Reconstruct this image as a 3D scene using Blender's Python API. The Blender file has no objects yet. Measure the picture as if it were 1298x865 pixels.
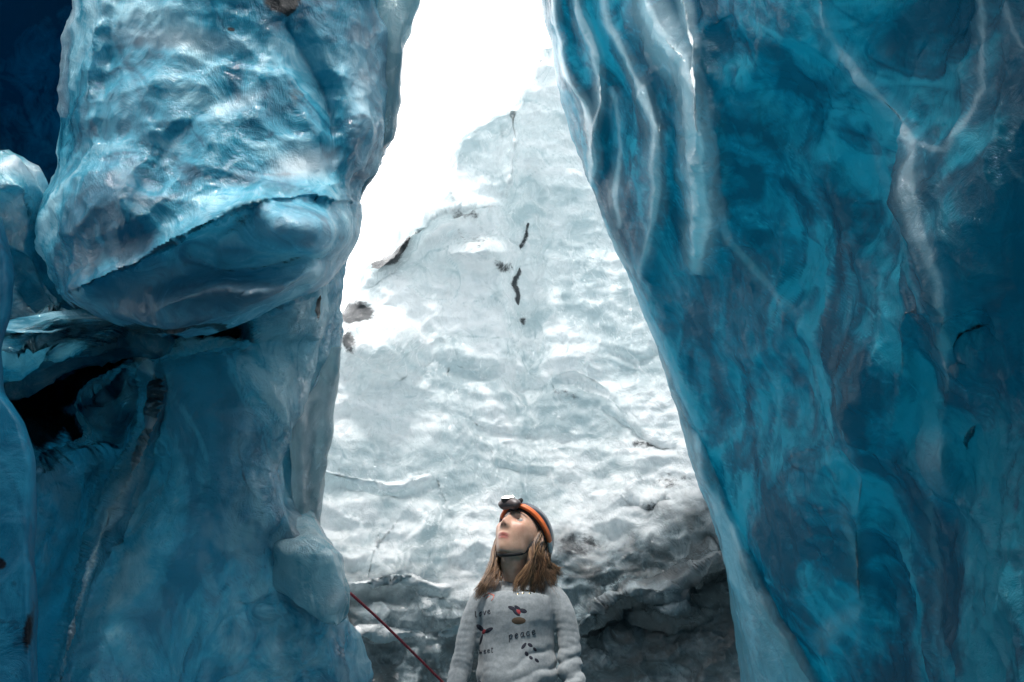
import bpy, bmesh, math, random
import numpy as np
from mathutils import Vector
R = math.radians
C = bpy.context.scene.collection
rng = np.random.default_rng(7)

# ------------------------------------------------------------------ camera
F = 1262.0
PITCH = R(20)
CAM = np.array([0.0, 0.0, 0.95])
FW = np.array([0, math.cos(PITCH), math.sin(PITCH)])
UP = np.array([0, -math.sin(PITCH), math.cos(PITCH)])
def W(px, py, d):
    """world point that the photograph shows at px,py when it lies d metres ahead"""
    px = np.asarray(px, float); py = np.asarray(py, float); d = np.asarray(d, float)
    a = (px - 649.0) / F * d; b = (432.5 - py) / F * d
    return np.stack([CAM[0] + a, CAM[1] + d * FW[1] + b * UP[1], CAM[2] + d * FW[2] + b * UP[2]], -1)

# ------------------------------------------------------------------ numeric noise
def _h(ix, iy, iz, s):
    h = (ix.astype(np.int64) * 374761393 + iy.astype(np.int64) * 668265263 + iz.astype(np.int64) * 2147483647 + s * 1274126177) & 0xffffffff
    h = ((h ^ (h >> 13)) * 1274126177) & 0xffffffff
    h = ((h ^ (h >> 15)) * 2246822519) & 0xffffffff
    return (h ^ (h >> 16)) & 0xffffffff
def gnoise(p, s=0):
    i = np.floor(p); f = p - i
    u = f * f * f * (f * (f * 6 - 15) + 10)
    out = 0
    for dx in (0, 1):
        for dy in (0, 1):
            for dz in (0, 1):
                h = _h(i[:, 0] + dx, i[:, 1] + dy, i[:, 2] + dz, s)
                gx = ((h & 1023) / 511.5 - 1); gy = (((h >> 10) & 1023) / 511.5 - 1); gz = (((h >> 20) & 1023) / 511.5 - 1)
                dot = gx * (f[:, 0] - dx) + gy * (f[:, 1] - dy) + gz * (f[:, 2] - dz)
                w = (u[:, 0] if dx else 1 - u[:, 0]) * (u[:, 1] if dy else 1 - u[:, 1]) * (u[:, 2] if dz else 1 - u[:, 2])
                out = out + dot * w
    return out
def fbm(p, s=0, oct=4, gain=.5):
    a, o, q = 1.0, 0, p
    for k in range(oct):
        o = o + a * gnoise(q, s + k); q = q * 2.03 + 7.3; a *= gain
    return o
def worley(p, s=0):
    i = np.floor(p); f1 = np.full(len(p), 9.0); f2 = f1.copy()
    for dx in (-1, 0, 1):
        for dy in (-1, 0, 1):
            for dz in (-1, 0, 1):
                a, b, c = i[:, 0] + dx, i[:, 1] + dy, i[:, 2] + dz
                h = _h(a, b, c, s)
                d = (a + (h & 1023) / 1023. - p[:, 0]) ** 2 + (b + ((h >> 10) & 1023) / 1023. - p[:, 1]) ** 2 + (c + ((h >> 20) & 1023) / 1023. - p[:, 2]) ** 2
                m = d < f1
                f2 = np.where(m, f1, np.minimum(f2, d)); f1 = np.where(m, d, f1)
    return f1, f2
def scallop(p, s=0, warp=.35):
    q = p + warp * np.stack([gnoise(p * .9, s + 11), gnoise(p * .9, s + 12), gnoise(p * .9, s + 13)], -1) * 2
    f1, f2 = worley(q, s)
    return np.minimum(f1, .9) - .3                         # melted bowls that meet in ridges

# ------------------------------------------------------------------ outline helpers
def curve(*kv):
    xs = np.array([k for k, v in kv], float); vs = np.array([v for k, v in kv], float)
    def f(y):
        y = np.asarray(y, float)
        k = np.clip(np.searchsorted(xs, y) - 1, 0, len(xs) - 2)
        m = np.gradient(vs, xs)
        # monotone limiting
        d = np.diff(vs) / np.diff(xs)
        mm = m.copy()
        for j in range(1, len(xs) - 1):
            mm[j] = 0 if d[j - 1] * d[j] <= 0 else 2 * d[j - 1] * d[j] / (d[j - 1] + d[j])
        mm[0] = d[0]; mm[-1] = d[-1]
        t = (y - xs[k]) / (xs[k + 1] - xs[k]); t = np.clip(t, 0, 1); h = xs[k + 1] - xs[k]
        return (2 * t**3 - 3 * t**2 + 1) * vs[k] + (t**3 - 2 * t**2 + t) * h * mm[k] + (-2 * t**3 + 3 * t**2) * vs[k + 1] + (t**3 - t**2) * h * mm[k + 1]
    return f
def smooth_pts(pts, n=6):
    P = [np.array(p, float) for p in pts]; P = [2 * P[0] - P[1]] + P + [2 * P[-1] - P[-2]]
    out = []
    for i in range(1, len(P) - 2):
        for t in np.linspace(0, 1, n, endpoint=False):
            a, b, c, d = P[i - 1:i + 3]
            out.append(.5 * (2 * b + (c - a) * t + (2 * a - 5 * b + 4 * c - d) * t * t + (3 * b - a - 3 * c + d) * t**3))
    out.append(P[-2]); return np.array(out)
def pdist(px, py, pts, n=5):
    """distance to a polyline, signed side (+ = right of travel / below a line drawn left to right), position along it"""
    P = smooth_pts(pts, n); best = np.full(px.shape, 1e9); side = np.ones(px.shape); al = np.zeros(px.shape)
    if px.size > 4:
        q = np.stack([px.ravel(), py.ravel(), 0 * px.ravel()], -1)
        px = px + (4.5 * gnoise(q / 38., 901) + 1.5 * gnoise(q / 13., 902)).reshape(px.shape)
        py = py + (4.5 * gnoise(q / 38., 903) + 1.5 * gnoise(q / 13., 904)).reshape(px.shape)
    L = len(P) - 1
    for k in range(L):
        a, b = P[k], P[k + 1]; e = b - a; l2 = e @ e + 1e-9
        t = np.clip(((px - a[0]) * e[0] + (py - a[1]) * e[1]) / l2, 0, 1)
        dx = px - a[0] - t * e[0]; dy = py - a[1] - t * e[1]; d = np.hypot(dx, dy)
        m = d < best
        best = np.where(m, d, best); side = np.where(m, np.sign(e[0] * dy - e[1] * dx), side); al = np.where(m, (k + t) / L, al)
    return best, side, al
def taper(al, p=.5):
    return np.clip(4 * al * (1 - al), 0, 1) ** p
def ridge(px, py, pts, w, h, tp=.5, sharp=1.3):
    d, s, al = pdist(px, py, pts)
    return h * np.clip(1 - d / w, 0, 1) ** sharp * taper(al, tp)
def groove(px, py, pts, w, h, tp=.5):
    d, s, al = pdist(px, py, pts); q = np.clip(1 - (d / (1.5 * w)) ** 2, 0, 1)
    return h * q * q * taper(al, tp)
def step(px, py, pts, w, h, fall=120, tp=.4):
    """the side to the right of travel sinks back by h just past the line and recovers over `fall` pixels"""
    d, s, al = pdist(px, py, pts)
    v = np.where(s > 0, np.clip(d / w, 0, 1) * np.exp(-np.maximum(d - w, 0) / fall), 0)
    return h * v * taper(al, tp)
def bump2(px, py, cx, cy, rx, ry, h, ang=0, p=1.6):
    c, s = math.cos(R(ang)), math.sin(R(ang)); x = px - cx; y = py - cy
    q = ((x * c + y * s) / rx) ** 2 + ((-x * s + y * c) / ry) ** 2
    return h * np.clip(1 - q, 0, 1) ** p
def line_mask(px, py, pts, w, soft=1.0, tp=.5):
    d, s, al = pdist(px, py, pts)
    return np.clip((1 - d / (w * np.maximum(taper(al, tp), .05))) * soft, 0, 1)

# ------------------------------------------------------------------ mesh from arrays
def arr_mesh(name, verts, quads, smooth=True):
    me = bpy.data.meshes.new(name)
    me.from_pydata([], [], [])
    me.vertices.add(len(verts)); me.vertices.foreach_set('co', np.asarray(verts, np.float32).ravel())
    q = np.asarray(quads, np.int32)
    me.loops.add(q.size); me.loops.foreach_set('vertex_index', q.ravel())
    me.polygons.add(len(q)); me.polygons.foreach_set('loop_start', np.arange(0, q.size, 4, dtype=np.int32))
    me.polygons.foreach_set('use_smooth', np.ones(len(q), bool) if smooth else np.zeros(len(q), bool))
    me.update(calc_edges=True); me.validate()
    return me
def link(name, me, mat, parent=None, **props):
    o = bpy.data.objects.new(name, me); C.objects.link(o)
    if mat: me.materials.append(mat)
    if parent: o.parent = parent; o.matrix_parent_inverse.identity(); o.location = -np.array(parent_loc(parent))
    for k, v in props.items(): o[k] = v
    return o
def parent_loc(p):
    l = np.zeros(3)
    while p: l = l + np.array(p.location); p = p.parent
    return l
def empty(name, loc, label, cat, group=None):
    o = bpy.data.objects.new(name, None); C.objects.link(o); o.location = loc
    o['label'] = label; o['category'] = cat
    if group: o['group'] = group
    return o

def body(name, mat, py, xl, xr, D, stepx=2.6, stepy=2.6, wl=40, wr=40, rl=.3, rr=.3, thick=1.0, disp=None, attrs=None, parent=None, tone=None, spk=.6, **props):
    """a closed ice mass: a sculpted face, rounded flanks and a back"""
    nrow = int((py[1] - py[0]) / stepy) + 1
    ys = np.linspace(py[0], py[1], nrow)
    XL, XR = xl(ys), xr(ys); XR = np.maximum(XR, XL + 2)
    ncol = int((XR - XL).max() / stepx * 1.15) + 2; nb = max(ncol // 5, 10)
    t = np.linspace(0, 1, ncol); s = .6 * t + .4 * (.5 - .5 * np.cos(np.pi * t))
    PX = XL[:, None] + (XR - XL)[:, None] * s; PY = np.repeat(ys[:, None], ncol, 1)
    dep = D(PX, PY)
    dl = PX - XL[:, None]; dr = XR[:, None] - PX
    half = (XR - XL)[:, None] * .5
    for dd, w, r in ((dl, wl, rl), (dr, wr, rr)):
        w_ = np.minimum(w, half); k = w_ / w
        q = np.clip(1 - dd / w_, 0, 1); dep = dep + r * k * (1 - np.sqrt(np.maximum(1 - q * q, 0)))
    vb = np.linspace(0, 1, nb + 2)[1:-1]
    eR, eL = dep[:, -1:], dep[:, :1]
    tk = thick * np.clip(np.minimum(1, (XR - XL)[:, None] / 60), .05, 1)
    depb = eR + (eL - eR) * vb + tk * np.sin(np.pi * vb) ** .6
    PXb = XR[:, None] + (XL - XR)[:, None] * vb; PYb = np.repeat(ys[:, None], nb, 1)
    PX = np.concatenate([PX, PXb], 1); PY = np.concatenate([PY, PYb], 1); dep = np.concatenate([dep, depb], 1)
    P = W(PX, PY, dep)
    n = PX.shape[1]
    def normals(P):
        du = np.roll(P, -1, 1) - np.roll(P, 1, 1)
        dv = np.gradient(P, axis=0)
        N = np.cross(dv, du); N /= np.linalg.norm(N, axis=-1, keepdims=True) + 1e-9
        return N
    N = normals(P)
    mid = ncol // 2
    if np.mean(np.sum(N[:, mid] * (P[:, mid] - CAM), -1)) > 0: N = -N; flip = True
    else: flip = False
    if disp is not None:
        d = disp(P.reshape(-1, 3), PX.ravel(), PY.ravel()).reshape(PX.shape)
        P = P + N * d[..., None]
    idx = np.arange(nrow * n).reshape(nrow, n)
    a = idx[:-1]; b = np.roll(idx, -1, 1)[:-1]; c = np.roll(idx, -1, 1)[1:]; dq = idx[1:]
    quads = np.stack([a, b, c, dq] if flip else [a, dq, c, b], -1).reshape(-1, 4)
    # caps
    V = P.reshape(-1, 3)
    for row, inv in ((0, False), (nrow - 1, True)):
        cpt = len(V); V = np.vstack([V, P[row].mean(0)])
        r0 = idx[row]; r1 = np.roll(idx[row], -1)
        k = len(r0) // 2 * 2
        ring = list(r0)
        fs = [[cpt, ring[i], ring[(i + 1) % n], ring[(i + 2) % n]] for i in range(0, n - 1, 2)]
        if n % 2: fs.append([cpt, ring[n - 1], ring[0], ring[0]]) if False else None
        fs = np.array(fs)
        if inv != flip: fs = fs[:, ::-1]
        quads = np.vstack([quads, fs])
    me = arr_mesh(name, V, quads)
    def put(an, vals):
        at = me.attributes.new(an, 'FLOAT', 'POINT'); at.data.foreach_set('value', np.asarray(vals, np.float32))
    for an, fn in (attrs or {}).items():
        put(an, np.concatenate([np.clip(fn(PX, PY), 0, 1).ravel(), [0, 0]]))
    base = V - N0 if False else V
    put('tone', swirl(base, **(tone or {}))); put('specks', speckle(base, 77) * spk)
    if attrs and 'sediment' in attrs: put('tone2', swirl(base, s=300, scale=1.3, aniso=(.8, .8, 1.5), contrast=1.0, veins=.8, bias=-.05))
    return link(name, me, mat, parent, **props)

# ------------------------------------------------------------------ materials
class G:
    def __init__(s, name):
        s.m = bpy.data.materials.new(name); s.m.use_nodes = True; s.t = s.m.node_tree; s.n = s.t.nodes; s.n.clear()
        s.out = s.n.new('ShaderNodeOutputMaterial')
    def node(s, typ, **kw):
        x = s.n.new(typ)
        for k, v in kw.items():
            if k in x.inputs if isinstance(k, str) else False: s.set(x.inputs[k], v)
            else: setattr(x, k, v)
        return x
    def set(s, sock, v):
        if isinstance(v, bpy.types.NodeSocket): s.t.links.new(v, sock)
        elif isinstance(v, (tuple, list)) and sock.type == 'RGBA' and len(v) == 3: sock.default_value = (*v, 1)
        else: sock.default_value = v
    def pos(s): return s.node('ShaderNodeNewGeometry').outputs['Position']
    def mapv(s, v, scale=(1, 1, 1), rot=(0, 0, 0), loc=(0, 0, 0)):
        x = s.node('ShaderNodeMapping'); s.set(x.inputs[0], v); x.inputs['Scale'].default_value = scale
        x.inputs['Rotation'].default_value = rot; x.inputs['Location'].default_value = loc; return x.outputs[0]
    def noise(s, v, scale, detail=5, rough=.55, dist=0., col=False):
        x = s.node('ShaderNodeTexNoise'); s.set(x.inputs['Vector'], v)
        for k, q in (('Scale', scale), ('Detail', detail), ('Roughness', rough), ('Distortion', dist)): x.inputs[k].default_value = q
        return x.outputs['Color' if col else 'Fac']
    def voro(s, v, scale, feature='SMOOTH_F1', smooth=.5, rnd=1.):
        x = s.node('ShaderNodeTexVoronoi', feature=feature); s.set(x.inputs['Vector'], v); x.inputs['Scale'].default_value = scale
        if 'Smoothness' in x.inputs: x.inputs['Smoothness'].default_value = smooth
        x.inputs['Randomness'].default_value = rnd; return x.outputs['Distance']
    def ramp(s, f, stops, interp='EASE'):
        x = s.node('ShaderNodeValToRGB'); s.set(x.inputs[0], f); cr = x.color_ramp; cr.interpolation = interp
        while len(cr.elements) < len(stops): cr.elements.new(.5)
        for e, (p, c) in zip(cr.elements, stops):
            e.position = p; e.color = (c, c, c, 1) if isinstance(c, (int, float)) else (*c, 1)
        return x.outputs[0]
    def math(s, op, a, b=0., c=0., clamp=False):
        x = s.node('ShaderNodeMath', operation=op, use_clamp=clamp)
        for i, v in enumerate((a, b, c)): s.set(x.inputs[i], v)
        return x.outputs[0]
    def mix(s, f, a, b, blend='MIX'):
        x = s.node('ShaderNodeMix', data_type='RGBA', blend_type=blend); s.set(x.inputs[0], f); s.set(x.inputs[6], a); s.set(x.inputs[7], b); return x.outputs[2]
    def vmath(s, op, a, b):
        x = s.node('ShaderNodeVectorMath', operation=op); s.set(x.inputs[0], a); s.set(x.inputs[1], b) if not isinstance(b, (int, float)) else None
        if isinstance(b, (int, float)): x.inputs[3].default_value = b
        return x.outputs[0]
    def attr(s, name): return s.node('ShaderNodeAttribute', attribute_name=name).outputs['Fac']
    def warp(s, v, scale, amt, detail=2):
        n = s.noise(v, scale, detail, .5, 0, True)
        n = s.vmath('SUBTRACT', n, (.5, .5, .5)); n = s.vmath('SCALE', n, amt); return s.vmath('ADD', v, n)
    def bump(s, h, strength, dist, normal=None):
        x = s.node('ShaderNodeBump'); s.set(x.inputs['Height'], h); x.inputs['Strength'].default_value = strength; x.inputs['Distance'].default_value = dist
        if normal is not None: s.set(x.inputs['Normal'], normal)
        return x.outputs[0]
    def bsdf(s, **kw):
        x = s.node('ShaderNodeBsdfPrincipled')
        for k, v in kw.items(): s.set(x.inputs[k.replace('_', ' ')], v)
        s.t.links.new(x.outputs[0], s.out.inputs[0]); return x

def ice(name, deep, mid, pale, trans=.25, sss=.2, bumpk=1.0, grime_shade=(.012, .018, .022), fine=1.0, rough=(.05, .3), sed=False, coat=.5, spec=.5, rim=(.72, .80, .84), glow=None, gw=.5, srad=(.35, .8, 1.0), stint=(1, 1, 1)):
    """the large swirls come from the mesh's own tone attributes, the small texture from these nodes"""
    g = G(name); p = g.pos()
    n = g.noise(g.mapv(p, (1, 1, .8)), 9 * fine, 7, .74, 1.4)
    tone = g.math('ADD', g.attr('tone'), g.math('MULTIPLY', g.math('SUBTRACT', n, .5), 1.0))
    thr = g.math('MULTIPLY', g.ramp(g.math('ABSOLUTE', g.math('SUBTRACT', n, .5)), [(0, 1.), (.012, 0.)]), g.attr('specks'))
    col = g.ramp(tone, [(.15, deep), (.5, mid), (.9, pale)], 'LINEAR')
    n2 = g.noise(g.mapv(p, (1, 1, 1.6)), 34 * fine, 4, .7, .3)
    nn = g.math('SUBTRACT', g.math('ADD', g.math('MULTIPLY', n, .5), g.math('MULTIPLY', n2, .5)), .5)
    def edged(a, k=1.5): return g.ramp(g.math('ADD', a, g.math('MULTIPLY', nn, k)), [(.30, 0.), (.70, 1.)])
    if sed:
        tint = g.ramp(g.math('ADD', g.attr('tone2'), g.math('MULTIPLY', g.math('SUBTRACT', n, .5), .8)),
                      [(.2, (.012, .024, .03)), (.42, (.06, .10, .12)), (.62, (.24, .31, .34)), (.95, (.6, .66, .68))], 'LINEAR')
        col = g.mix(g.attr('sediment'), col, tint)
    fr = g.attr('pale_glint'); col = g.mix(fr, col, rim)  # painted highlights on ridges and edges, together with naturally pale ice
    col = g.mix(g.math('MULTIPLY', thr, .55), col, deep)
    speck = g.math('MULTIPLY', g.ramp(n2, [(.56, 0.), (.66, 1.)]), g.attr('specks'))
    col = g.mix(g.math('MULTIPLY', speck, .8), col, grime_shade)
    di = edged(g.attr('dirt_shade')); sn = edged(g.attr('snow'), 2.2)  # real dirt marks share this mask with painted crevice shade
    col = g.mix(g.attr('painted_falloff'), col, deep)  # light falloff towards the sides, painted into the colour
    col = g.mix(di, col, grime_shade)
    col = g.mix(sn, col, (.85, .87, .88))
    b1 = g.voro(g.mapv(p, (1, 1, .75)), 9 * fine, 'F1')
    h = g.math('ADD', g.math('MULTIPLY', g.math('MULTIPLY', b1, b1), .6), g.math('ADD', g.math('MULTIPLY', n, .75), g.math('MULTIPLY', n2, .16)))
    nrm = g.bump(h, .6 * bumpk, .03)
    ro = g.ramp(n, [(.35, rough[0]), (.68, rough[1])])
    ro = g.mix(sn, ro, (.7, .7, .7))
    b = g.bsdf(Base_Color=col, Roughness=ro, IOR=1.36, Subsurface_Weight=sss, Subsurface_Scale=.10,
               Subsurface_Radius=srad, Normal=nrm, Specular_IOR_Level=spec, Specular_Tint=(*stint, 1), Coat_Weight=g.math('MAXIMUM', coat, g.math('MULTIPLY', fr, 1.2), clamp=True), Coat_Roughness=.04, Coat_IOR=1.8)
    if trans > 0:
        tr = g.math('MULTIPLY', g.ramp(tone, [(.3, 1.), (.8, .2)]), trans)
        g.set(b.inputs['Transmission Weight'], g.math('MULTIPLY', tr, g.math('SUBTRACT', 1., g.math('MAXIMUM', di, sn))))
    g.set(b.inputs['Coat Normal'], nrm)
    if glow:                                   # light that has come through the ice
        gc = g.ramp(tone, [(.15, glow[0]), (.5, glow[1]), (.9, glow[2])], 'LINEAR')
        if sed: gc = g.mix(g.attr('sediment'), gc, (.10, .13, .14))
        gc = g.mix(g.attr('painted_falloff'), gc, glow[0]); gc = g.mix(di, gc, tuple(x * .3 for x in grime_shade)); gc = g.mix(g.math('MULTIPLY', fr, .8), gc, (.9, .95, .97))
        tl = g.node('ShaderNodeBsdfTranslucent'); g.set(tl.inputs[0], gc); g.set(tl.inputs[1], nrm)
        ms = g.node('ShaderNodeMixShader'); g.set(ms.inputs[0], gw); g.t.links.new(b.outputs[0], ms.inputs[1]); g.t.links.new(tl.outputs[0], ms.inputs[2])
        g.t.links.new(ms.outputs[0], g.out.inputs[0])
    return g.m

def swirl(P, s=0, scale=1.0, aniso=(1, 1, .6), warp=.6, contrast=1.0, bias=0., veins=.5, seams=1.):
    """how milky the ice is at a point: folded, smeared layers with angular patches, milky veins and clear dark threads"""
    q = P * scale
    q = q + warp * np.stack([fbm(q * .8, s + 1, 2), fbm(q * .8, s + 2, 2), fbm(q * .8, s + 3, 2)], -1)
    q = q + .22 * np.stack([gnoise(q * 3.1, s + 4), gnoise(q * 3.1, s + 5), gnoise(q * 3.1, s + 6)], -1)
    a = q * np.array(aniso)
    n1 = fbm(a * 1.5, s + 7, 6, .6)
    n2 = fbm(a * np.array([1, 1, .5]) * 5.5, s + 8, 3, .6)
    f1, f2 = worley(a * 2.6, s + 9); f1b, f2b = worley(a * 6.5 + .3 * n2[:, None], s + 10)
    facet = (f2 - f1) * .5 + (f2b - f1b) * .35 - .30
    v = 1 - np.clip(np.abs(gnoise(q * 2.0, s + 12)) / .045, 0, 1)
    v *= np.clip(fbm(q * 1.3, s + 13, 2) * 3 + .2, 0, 1)
    th = (1 - np.clip(np.abs(gnoise(a * 3.7, s + 14)) / .03, 0, 1)) * np.clip(fbm(q * 1.1, s + 15, 2) * 3, 0, 1)
    m = np.clip(fbm(q * 1.2, s + 16, 2) * 3 + .3, 0, 1)
    seam = np.clip(1 - (f2b - f1b) / .05, 0, 1) * m - .8 * np.clip(1 - (f2 - f1) / .035, 0, 1) * (1 - m)
    return .5 + bias + contrast * (.62 * n1 + .28 * n2 + .30 * facet) + .35 * veins * v - .3 * th + .3 * seams * seam
def speckle(P, s=0, scale=1.0):
    return np.clip(fbm(P * 1.4 * scale, s, 4, .6) * 3.2 - .35, 0, 1)

M = {}
GL = ((.01, .27, .42), (.10, .58, .76), (.55, .88, .96))
GR = ((.0, .13, .20), (.001, .29, .41), (.06, .62, .76))
M['left'] = ice('blue_ice', (.004, .10, .18), (.04, .33, .48), (.38, .70, .81), coat=.6, stint=(.6, .92, 1), trans=.6, bumpk=2.0, rough=(.04, .22), glow=GL, gw=.36, sss=0)
M['over'] = ice('blue_grey_ice', (.01, .14, .23), (.05, .34, .48), (.36, .67, .78), trans=0, coat=.25, bumpk=.8, glow=GL, gw=.32, sss=0)
M['right'] = ice('deep_blue_ice', (.0005, .03, .058), (.001, .095, .155), (.02, .33, .45), trans=.55, coat=.05, spec=.3, stint=(.25, .8, 1), bumpk=1.3, rough=(.05, .25), glow=GR, gw=.45, sss=0)
M['dark'] = ice('shadow_blue_ice', (.001, .025, .055), (.003, .07, .13), (.01, .14, .23), sss=0, trans=0, coat=0, spec=.15, rough=(.3, .5), bumpk=.4, glow=((0, .06, .12), (.0, .14, .24), (.01, .25, .38)), gw=.5, grime_shade=(.001, .004, .008))
M['slab'] = ice('white_ice', (.34, .40, .42), (.62, .67, .68), (.83, .85, .86), trans=.3, sss=0, grime_shade=(.06, .068, .075), sed=True, bumpk=1.6, fine=.9, coat=.7, glow=((.5, .64, .68), (.78, .85, .87), (.93, .95, .96)), gw=.4)
M['clear'] = ice('clear_ice', (.22, .38, .43), (.46, .60, .64), (.75, .81, .83), trans=.55, sss=0, bumpk=.8, coat=.6, glow=((.45, .68, .74), (.75, .87, .9), (.93, .96, .97)), gw=.45)
M['pale'] = ice('pale_blue_ice', (.02, .15, .22), (.11, .40, .50), (.50, .74, .80), trans=0, coat=.7, bumpk=1.2, glow=GL, gw=.32, sss=0)
M['floor'] = ice('floor_ice', (.01, .03, .04), (.05, .11, .14), (.2, .3, .33), trans=0, sss=0)
M['cave'] = ice('dome_ice', (.002, .04, .08), (.01, .13, .21), (.05, .3, .42), trans=0, sss=0, coat=0, spec=.2)

def Z(px, py): return np.zeros(px.shape)

# ------------------------------------------------------------------ right wall
xr_edge = curve((-160, 672), (-80, 680), (0, 687), (60, 699), (110, 708), (170, 724), (232, 745), (290, 768), (372, 804), (450, 836), (530, 864), (600, 878), (650, 897), (700, 915), (780, 930), (865, 942), (1040, 965))
RV = [  # ridges: points, width, height
    ([(697, -60), (704, 40), (716, 95), (745, 150), (752, 200), (748, 240)], 16, .10),
    ([(722, -60), (733, 10), (754, 70), (760, 110), (752, 170), (747, 230), (765, 285), (800, 350)], 15, .10),
    ([(760, -60), (772, 30), (800, 90), (826, 150), (832, 215), (826, 290), (806, 358)], 20, .09),
    ([(800, -60), (822, 20), (858, 70), (876, 130), (884, 200), (888, 280), (880, 350)], 34, .20),
    ([(850, -60), (868, 20), (880, 90), (880, 170)], 16, .10),
    ([(775, 110), (785, 180), (783, 240), (784, 290)], 14, .04),
    ([(1010, -80), (1050, 40), (1110, 120), (1155, 178), (1166, 230), (1176, 300), (1193, 380), (1197, 500)], 24, .10),
    ([(1245, -60), (1246, 40), (1240, 110), (1215, 170), (1192, 190), (1155, 178)], 16, .06),
    ([(1260, -60), (1285, 40), (1330, 110)], 16, .07),
    ([(890, 230), (925, 300), (975, 360), (1010, 400)], 22, .05),
    ([(1098, 170), (1112, 230), (1130, 290), (1160, 330)], 20, .05),
    ([(1060, 640), (1078, 700), (1092, 770), (1060, 800), (1035, 830)], 26, .06),
    ([(1165, 560), (1172, 640), (1180, 740), (1200, 900)], 24, .07),
    ([(1060, 470), (1066, 540), (1085, 620), (1090, 720), (1080, 865)], 22, .05),
    ([(1270, 200), (1320, 260), (1350, 330)], 18, .04),
]
RC = [  # creases
    ([(1215, 470), (1212, 430), (1240, 415), (1258, 408)], 18, .10),
    ([(1160, 400), (1168, 460), (1164, 530), (1140, 590)], 20, .13),
    ([(835, 90), (862, 160), (868, 240), (850, 300), (815, 350)], 22, .10),
    ([(1225, 560), (1270, 575), (1330, 570)], 16, .05),
    ([(905, 30), (930, 60), (960, 55)], 18, .06),
    ([(700, 130), (722, 175), (742, 235)], 8, .03),
    ([(1240, 715), (1275, 716), (1320, 705)], 12, .05),
]
lobe = [(862, 520), (892, 560), (912, 610), (945, 690), (985, 770), (1015, 820), (1060, 900), (1100, 1000)]
def D_right(px, py):
    xe = xr_edge(py); t = (px - xe) / (1340 - xe)
    d = 4.35 - 2.15 * np.clip(t, -.2, 1.4) ** .82 if False else 4.35 - 2.15 * np.sign(t) * np.abs(np.clip(t, -.2, 1.5)) ** .85
    d = d + .35 * np.sin((px - py * .35) / 95.) * .28 + .12 * np.sin((px + py * .5) / 60. + 1)
    for i, (p, w, h) in enumerate(RV): d = d - ridge(px, py, p, w * 1.3, h * (1.1 if i < 5 else .3), sharp=1.6)
    for p, w, h in RC: d = d + groove(px, py, p, w * 1.1, h * .8)
    d = d + step(px, py, lobe[::-1], 16, -.10, 60) * 0 + ridge(px, py, lobe, 14, .12)
    d = d - bump2(px, py, 883, 590, 26, 60, .10) - bump2(px, py, 930, 730, 40, 90, .07, 20)
    d = d - bump2(px, py, 950, 420, 120, 110, .18, 30) - bump2(px, py, 1185, 600, 34, 60, .10)
    d = d + bump2(px, py, 1010, 130, 70, 90, .12, -40) + bump2(px, py, 1110, 250, 50, 120, .15, -20)
    d = d - bump2(px, py, 1070, 480, 60, 130, .15) + bump2(px, py, 1120, 700, 40, 160, .10)
    return np.maximum(d, 1.3)
def disp_right(P, px, py):
    q = P * np.array([1, 1, .6])
    calm = np.clip((px - xr_edge(py)) / 180., .35, 1)
    return calm * (.065 * scallop(q * 2.4, 5) + .046 * scallop(q * 6.0, 8) + .018 * scallop(P * 14, 9) + .03 * fbm(P * 2.0, 21, 3)) + .008 * fbm(P * 9, 31, 3)
def pale_glint_right(px, py):  # ridge highlights painted near-white, plus the pale ice lobe
    a = Z(px, py)
    for i, (p, w, h) in enumerate(RV):
        k = [.85, .85, .6, .95, .95, .5, .4, .35, .2, .15, .08, .15, .08, .08, .1][i]
        d, s, al = pdist(px, py, p); tq = taper(al, .35); a = np.maximum(a, k * tq * ((.62 if i in (3, 4) else .38) * np.clip(1 - d / (w * .8), 0, 1) + .95 * np.clip(1.6 * (1 - d / (w * .26)), 0, 1)))
    a = np.maximum(a, .6 * bump2(px, py, 850, 60, 30, 90, 1, -20))
    a = np.maximum(a, .25 * bump2(px, py, 1185, 590, 30, 60, 1)); a = np.maximum(a, .25 * bump2(px, py, 1060, 795, 50, 20, 1, -40))
    d, s, al = pdist(px, py, lobe)
    a = np.maximum(a, np.where((s > 0) & (py > 525), .40, 0) * np.clip(d / 8, 0, 1))
    a = np.maximum(a, .35 * np.clip(1 - (px - xr_edge(py)) / 14, 0, 1))
    return a
rw = empty('ice_wall', W(1000, 1000, 3.2), 'deep blue ice wall on the right with pale fluted ridges beside the bright opening', 'ice wall')
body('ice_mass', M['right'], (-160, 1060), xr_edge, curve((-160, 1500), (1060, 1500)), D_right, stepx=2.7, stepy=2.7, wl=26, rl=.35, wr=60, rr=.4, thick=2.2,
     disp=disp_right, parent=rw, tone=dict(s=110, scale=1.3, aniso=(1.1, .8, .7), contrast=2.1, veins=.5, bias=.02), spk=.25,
     attrs={'pale_glint': pale_glint_right,
            'dirt_shade': lambda x, y: .75 * line_mask(x, y, [(1213, 440), (1216, 425), (1235, 418), (1256, 410)], 8),  # dark line along the crease
            'painted_falloff': lambda x, y: np.clip((x - 1080) / 320, 0, .65)})  # painted shade, growing towards the right edge

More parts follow.
